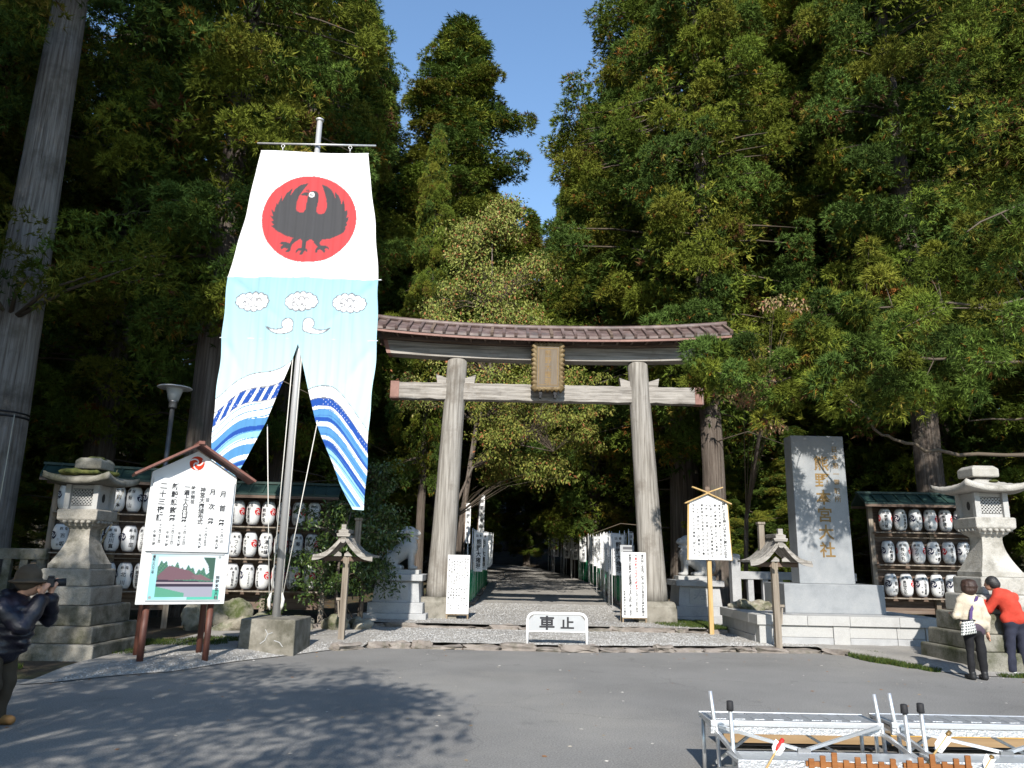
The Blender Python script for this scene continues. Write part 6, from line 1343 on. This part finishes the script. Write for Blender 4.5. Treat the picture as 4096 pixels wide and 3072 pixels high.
def arrow(p0, p1, label, tip, shaft='feather'):
    p0 = Vector(p0); p1 = Vector(p1); o = thing('charm_arrow', label, 'arrow', p0); d = p1 - p0; dn = d.normalized(); s_ = dn.cross(Vector((0, 1, 0))).normalized()
    MB().tube([(0, 0, 0), d], .007, 6).build('shaft', M['wood_fresh'], o)
    for q in (0, 1):
        sv = (s_ if q == 0 else s_.cross(dn)) ; mb = MB(); a = d * .70; b = d * .93
        for sg in (-1, 1):
            pts = [a, a + dn * .03 + sv * sg * .035, b + sv * sg * .04, b + dn * .0]; mb.add([Vector(p) + sv.cross(dn) * .001 for p in pts] + [Vector(p) - sv.cross(dn) * .001 for p in pts], [(0, 1, 2, 3), (7, 6, 5, 4), (0, 4, 5, 1), (1, 5, 6, 2), (2, 6, 7, 3), (3, 7, 4, 0)])
        mb.build('fletching', M['feather'], o)
    MB().tube([d * .94, d * 1.0], .014, 8).build('nock', M[tip], o)
    if tip == 'red_paint':
        MB().tube([d * .78, d * .86, d * 1.02], [.012, .02, .012], 6).build('red_wrap', M['red_paint'], o)
arrow((1.55, 5.1, .335), (1.80, 5.25, .60), 'charm arrow with red wrapping at the left of the table', 'red_paint')
arrow((2.42, 5.0, .335), (2.92, 5.3, .66), 'longest charm arrow with white fletching over the riser', 'gold')
arrow((2.80, 4.98, .335), (3.12, 5.2, .54), 'charm arrow with white fletching leaning right', 'gold')
o = thing('charm_bundle', 'heap of white paper charms with green and red bits', 'charms', (3.12, 5.12, .33)); rr = random.Random(8)
for i in range(26):
    Mx = Matrix.Translation((rr.random() * .42 - .2, rr.random() * .3 - .15, .015 + .09 * rr.random())) @ Matrix.Rotation(rr.random() * 3, 4, 'Z') @ Matrix.Rotation(rr.random() * 1.2 - .6, 4, 'X') @ Matrix.Rotation(rr.random() * 1.0 - .5, 4, 'Y')
    MB().box(-.055, .055, -.02, .02, -.003, .003, 0, Mx).build('charm', M[['feather', 'feather', 'feather', 'green_paint', 'red_paint', 'wood_fresh', 'black'][rr.randrange(7)]], o)

# ------------------------------------------------------------------ people
def hand(P, w_, d, side, curl=.35):
    w_ = Vector(w_); d = Vector(d).normalized(); s_ = Vector(side).normalized(); s_ = (s_ - d * s_.dot(d)).normalized(); n_ = d.cross(s_)
    P.append(('c', w_, w_ + d * .07, .024, .028))
    for i, (o_, L) in enumerate(((-.027, .062), (-.009, .072), (.009, .068), (.026, .052))):
        a = w_ + d * .075 + s_ * o_; b = a + d * L * .55 + n_ * L * curl * .3; c = b + d * L * .4 + n_ * L * curl * .6; P.append(('c', a, b, .0105, .0098)); P.append(('c', b, c, .0098, .009))
    a = w_ + d * .025 - s_ * .026; b = a + d * .032 - s_ * .028; P.append(('c', a, b, .0125, .0115)); P.append(('c', b, b + d * .03 - s_ * .004, .0115, .010))
def head(P, c, f, s=1.0):
    c = Vector(c); f = Vector(f).normalized(); r = f.cross(Vector((0, 0, 1))).normalized(); an = math.atan2(f.y, f.x)
    P.append(('e', tuple(c), (.098 * s, .076 * s, .112 * s), an)); P.append(('e', tuple(c + f * .03 - Vector((0, 0, .055 * s))), (.062 * s, .056 * s, .06 * s), an))
    P.append(('c', c + f * .088 * s + Vector((0, 0, .005)), c + f * .108 * s - Vector((0, 0, .022)), .011, .014))
    for q in (-1, 1): P.append(('e', tuple(c + r * q * .078 * s - Vector((0, 0, .005))), (.02, .012, .03), an))
def face(o, c, f, s=1.0):
    c = Vector(c); f = Vector(f).normalized(); r = f.cross(Vector((0, 0, 1))).normalized()
    for q in (-1, 1): solid('eye', [('e', tuple(c + f * .088 * s + r * q * .03 + Vector((0, 0, .012))), (.008, .008, .006))], .004, M['black'], o, .004)
    solid('mouth', [('c', c + f * .092 * s - r * .018 - Vector((0, 0, .055)), c + f * .092 * s + r * .018 - Vector((0, 0, .055)), .006, .006)], .004, M['ink_red'], o, .004)
def thin(P, f=.66): return [(q[0], q[1], q[2], q[3] * f, q[4] * f) for q in P]
def person(loc, rz, label, body, parts, hd, fdir, hs=1.0, h=.0105):
    V, Q = sdf_mesh(body, h, .02); o = link('person', arr_mesh('body', V, Q, M['skin'], smooth=True), None, 0, loc, (0, 0, rz)); tag(o, label, 'person')
    for nm, pr, mat, hh, k, nz in parts: solid(nm, pr, hh, M[mat], o, k, nz, 5)
    face(o, hd, fdir, hs)
    return o
# woman with beige jacket, seen from behind
B_ = []; hd = (.02, .03, 1.415); fd = (.35, .9, 0); head(B_, hd, fd, .95)
B_ += [('c', (.0, 0, 1.34), (0, 0, 1.24), .048, .055)] + thin([('c', (0, 0, 1.2), (0, 0, .85), .10, .11), ('c', (-.14, 0, 1.20), (.14, 0, 1.20), .05, .05), ('c', (.18, 0, 1.19), (.23, -.01, .96), .045, .036), ('c', (.23, -.01, .96), (.25, .03, .74), .034, .026), ('c', (-.18, 0, 1.19), (-.24, .04, .97), .045, .036), ('c', (-.24, .04, .97), (-.16, .22, .98), .034, .026)])
for q in (-1, 1): B_ += thin([('c', (q * .08, 0, .82), (q * .085, .0, .45), .075, .055), ('c', (q * .085, 0, .45), (q * .09, -.01, .08), .05, .035), ('c', (q * .09, -.01, .05), (q * .10, .12, .03), .035, .03)])
hand(B_, (.25, .03, .73), (.02, .08, -1), (.2, 1, 0)); hand(B_, (-.155, .225, .98), (.5, 1, .3), (1, -.3, 0), .8)
J = [('e', (0, 0, 1.12), (.165, .105, .20)), ('e', (0, 0, .94), (.165, .11, .16)), ('c', (-.135, 0, 1.215), (.135, 0, 1.215), .058, .058), ('c', (.165, 0, 1.20), (.225, -.01, .96), .056, .048), ('c', (.225, -.01, .96), (.25, .03, .755), .047, .040), ('c', (-.165, 0, 1.20), (-.235, .04, .97), .056, .048), ('c', (-.235, .04, .97), (-.175, .20, .975), .047, .040), ('c', (-.07, .0, 1.28), (.07, 0, 1.28), .045, .045), ('c', (-.12, -.02, .83), (.12, -.02, .83), .085, .085)]
TR = [('e', (0, 0, .76), (.165, .115, .13))]
for q in (-1, 1): TR += [('c', (q * .082, 0, .74), (q * .09, 0, .45), .086, .066), ('c', (q * .09, 0, .45), (q * .095, -.01, .12), .062, .05)]
wloc = (7.50, 12.62, 0)
person(wloc, 0, 'woman with curly dark hair in a beige jacket, seen from behind', B_, [('jacket', J, 'beige', .015, .04, .008), ('shirt', [('e', (0, 0, .80), (.178, .122, .115)), ('c', (-.1, 0, .74), (.1, 0, .74), .085, .085)], 'plum', .016, .03, 0), ('trousers', TR, 'black_cloth', .015, .03, .007),
    ('shoe', [('c', (-.095, -.02, .10), (-.095, -.02, .045), .05, .048), ('c', (-.095, -.03, .04), (-.105, .13, .035), .042, .036)], 'black', .012, .02, 0), ('shoe', [('c', (.095, -.02, .10), (.095, -.02, .045), .05, .048), ('c', (.095, -.03, .04), (.12, .13, .035), .042, .036)], 'black', .012, .02, 0),
    ('hair', [('e', (.01, .0, 1.435), (.108, .108, .115)), ('e', (.0, -.04, 1.38), (.10, .075, .085))] + [('e', (.01 + .095 * math.cos(a) * math.cos(b), .0 + .10 * math.sin(a) * math.cos(b) * (1 if math.sin(a) < .3 else .5), 1.43 + .10 * math.sin(b)), (.032, .032, .032)) for a in np.linspace(0, 6.0, 12) for b in (-.5, .1, .7)], 'hair', .012, .02, .006)], hd, fd, .95)
bg = thing('shoulder_bag', 'small black and white checked shoulder bag on a purple strap', 'bag', (wloc[0] - .17, wloc[1] - .17, .70), R(14))
U, V = np.meshgrid(np.linspace(-1, 1, 45), np.linspace(-1, 1, 37)); cc = np.where(((np.floor((U + V * .8) * 3.2) + np.floor((U - V * .8) * 3.2)) % 2 == 0)[..., None], (.66, .66, .62), (.10, .11, .11)).reshape(-1, 3)
for sg in (-1, 1):
    P = np.stack([U.ravel() * (.135 - .02 * V.ravel()), sg * .05 * (1 - U.ravel() ** 4) * (1 - .6 * V.ravel() ** 4) - .0, .11 + V.ravel() * .11 + .02 * U.ravel()], 1); link('panel', arr_mesh('panel', P, grid_quads(45, 37) if sg < 0 else grid_quads(45, 37)[:, ::-1], M['print'], cc, smooth=True), bg)
mb = MB(); mb.bar((.06, .0, .20), (.11, .02, .36), .05, .012, up=(0, 1, 0)); mb.bar((.11, .02, .36), (.27, .03, .575), .05, .012, up=(0, 1, 0)); mb.bar((.27, .03, .575), (.29, .14, .60), .05, .012); mb.build('strap', pm('strap', [(.06, .035, .12), (.09, .055, .16)], 5, bump=.1), bg)
mb = MB(); mb.box(-.12, .12, -.035, .035, .20, .225); mb.build('trim', M['black'], bg)
# man in red pullover bending toward the phone
B_ = []; hd = (-.17, .17, 1.475); fd = (-.6, .75, -.15); head(B_, hd, fd, 1.0)
B_ += [('c', (-.13, .12, 1.38), (-.07, .07, 1.30), .055, .06)] + thin([('c', (-.03, .05, 1.25), (.06, 0, .90), .13, .12), ('c', (-.2, .02, 1.24), (.13, .12, 1.24), .06, .06), ('c', (.15, .13, 1.24), (.08, .32, 1.08), .05, .042), ('c', (.08, .32, 1.08), (-.26, .36, 1.17), .04, .03), ('c', (-.2, .02, 1.24), (-.30, .12, 1.04), .05, .042), ('c', (-.30, .12, 1.04), (-.36, .28, 1.17), .04, .03)])
for q in (-1, 1): B_ += thin([('c', (.06 + q * .09, 0, .86), (.04 + q * .11, .01, .47), .085, .06), ('c', (.04 + q * .11, .01, .47), (.03 + q * .13, -.02, .08), .055, .04), ('c', (.03 + q * .13, -.02, .05), (-.03 + q * .13, .12, .03), .04, .033)])
hand(B_, (-.265, .36, 1.175), (-1, .1, .25), (0, .3, 1), .8); hand(B_, (-.36, .285, 1.175), (-.3, .6, .5), (1, .3, 0), .8)
S_ = [('c', (-.03, .06, 1.22), (.05, .0, .93), .165, .155), ('c', (-.17, .03, 1.255), (.12, .12, 1.255), .085, .085), ('c', (.15, .13, 1.24), (.09, .32, 1.08), .078, .064), ('c', (.09, .32, 1.08), (-.22, .36, 1.16), .06, .048), ('c', (-.2, .02, 1.24), (-.30, .12, 1.04), .078, .066), ('c', (-.30, .12, 1.04), (-.35, .25, 1.14), .062, .05), ('c', (-.11, .10, 1.345), (-.08, .08, 1.31), .068, .072), ('c', (-.07, 0, .90), (.18, 0, .90), .11, .11)]
TR = [('c', (-.04, 0, .84), (.16, 0, .84), .115, .115)]
for q in (-1, 1): TR += [('c', (.06 + q * .09, 0, .80), (.04 + q * .115, .01, .46), .105, .082), ('c', (.04 + q * .115, .01, .46), (.03 + q * .13, -.02, .09), .08, .068)]
mloc = (8.55, 13.25, .0)
person(mloc, 0, 'man in red pullover and dark jeans bending over a phone', B_, [('pullover', S_, 'red_knit', .015, .05, .009), ('jeans', TR, 'jeans', .015, .04, .009), ('shoe', [('c', (-.10, -.03, .05), (-.18, .13, .04), .048, .042)], 'white_paint', .012, .02, 0), ('shoe', [('c', (.16, -.03, .05), (.10, .13, .04), .048, .042)], 'white_paint', .012, .02, 0),
    ('hair', [('e', (-.155, .15, 1.505), (.105, .098, .10)), ('e', (-.135, .125, 1.46), (.088, .085, .085))], 'hair_black', .012, .02, .004)], hd, fd, 1.0)
o = thing('phone', 'dark phone held up by the man in red', 'phone', (mloc[0] - .40, mloc[1] + .36, 1.20), R(-35)); MB().box(-.04, .04, -.005, .005, 0, .15).build('case', M['black'], o, .004); MB().box(-.035, .035, -.0065, -.0052, .012, .138).build('screen', M['steel_dark'], o)
# photographer at the left edge
B_ = []; hd = (.12, .03, 1.36); fd = (.85, .45, .12); head(B_, hd, fd, 1.0)
B_ += [('c', (.09, .02, 1.28), (.03, .01, 1.20), .055, .06)] + thin([('c', (.02, 0, 1.15), (-.06, 0, .80), .13, .13), ('c', (-.0, -.17, 1.14), (.02, .17, 1.14), .06, .06), ('c', (.02, -.18, 1.13), (.24, -.16, .95), .05, .042), ('c', (.24, -.16, .95), (.27, .0, 1.24), .04, .03), ('c', (.02, .18, 1.13), (.24, .24, 1.0), .05, .042), ('c', (.24, .24, 1.0), (.31, .10, 1.26), .04, .03)])
for q in (-1, 1): B_ += thin([('c', (-.06, q * .09, .76), (-.02, q * .11, .42), .09, .06), ('c', (-.02, q * .11, .42), (-.06, q * .12, .07), .055, .04), ('c', (-.06, q * .12, .045), (.08, q * .12, .03), .04, .033)])
hand(B_, (.27, .0, 1.25), (.2, .1, 1), (1, 0, 0), .8); hand(B_, (.31, .10, 1.27), (.2, -.1, 1), (1, 0, 0), .8)
J = [('c', (.02, 0, 1.10), (-.05, 0, .74), .18, .18), ('c', (0, -.15, 1.15), (.01, .15, 1.15), .09, .09), ('c', (-.05, -.02, 1.22), (-.02, .12, 1.24), .09, .09)]
for i in range(6): z = .70 + .085 * i; J.append(('e', (-.05 + .012 * i, 0, z), (.205, .205, .05)))
for sg, pts in ((-1, [(.02, -.19, 1.14), (.13, -.20, 1.04), (.24, -.17, .95), (.26, -.09, 1.07), (.27, -.02, 1.19)]), (1, [(.02, .19, 1.14), (.13, .23, 1.06), (.24, .25, 1.0), (.28, .18, 1.1), (.31, .11, 1.21)])):
    for a, b in zip(pts[:-1], pts[1:]): J.append(('c', a, b, .072, .066)); J.append(('e', b, (.078, .078, .06)))
TR = [('c', (-.06, -.06, .72), (-.06, .06, .72), .13, .13)]
for q in (-1, 1): TR += [('c', (-.06, q * .09, .68), (-.02, q * .115, .42), .115, .09), ('c', (-.02, q * .115, .42), (-.06, q * .12, .10), .09, .085)]
ploc = (-5.02, 7.95, 0)
HAT = [('e', (.10, .02, 1.44), (.125, .115, .095)), ('e', (.11, .025, 1.385), (.19, .175, .028)), ('c', (.10, .02, 1.40), (.10, .02, 1.45), .118, .112)]
person(ploc, 0, 'photographer in brown hat and dark puffer jacket at the left edge', B_, [('jacket', J, 'puffer', .016, .022, .008), ('trousers', TR, 'trouser_brown', .015, .04, .009), ('shoe', [('c', (-.07, -.12, .05), (.09, -.13, .045), .05, .045)], 'tan_leather', .012, .02, 0), ('shoe', [('c', (-.07, .12, .05), (.09, .12, .045), .05, .045)], 'tan_leather', .012, .02, 0),
    ('hair', [('e', (.075, .01, 1.37), (.09, .085, .09))], 'hair_black', .014, .02, 0), ('hat', HAT, 'hat', .011, .02, 0)], hd, fd, 1.0)
cm = thing('camera_body', 'black camera held to the eye by the photographer', 'camera', (ploc[0] + .29, ploc[1] + .10, 1.375), math.atan2(.45, .85))
mb = MB(); mb.box(-.035, .035, -.07, .07, -.045, .045); mb.box(-.03, .03, -.03, .03, .045, .07); mb.build('body', M['black'], cm, .008)
MB().tube([(.03, 0, 0), (.14, 0, .01)], [.036, .040], 14).build('lens', M['black'], cm)
bp_ = thing('backpack', 'black backpack worn by the photographer at the left edge', 'backpack', (ploc[0] - .24, ploc[1] - .02, .70)); solid('pack', [('c', (0, 0, .1), (.02, 0, .42), .15, .13), ('e', (-.07, 0, .2), (.10, .13, .15))], .018, M['black_cloth'], bp_, .04); mb = MB(); mb.tube([(.06, -.16, .12), (.14, -.21, .25), (.2, -.20, .38), (.24, -.14, .47)], .016, 6); mb.tube([(.06, .16, .12), (.14, .2, .25), (.2, .18, .40), (.22, .12, .48)], .016, 6); mb.build('strap', M['black_cloth'], bp_)
bpy.data.objects.remove(_fo)
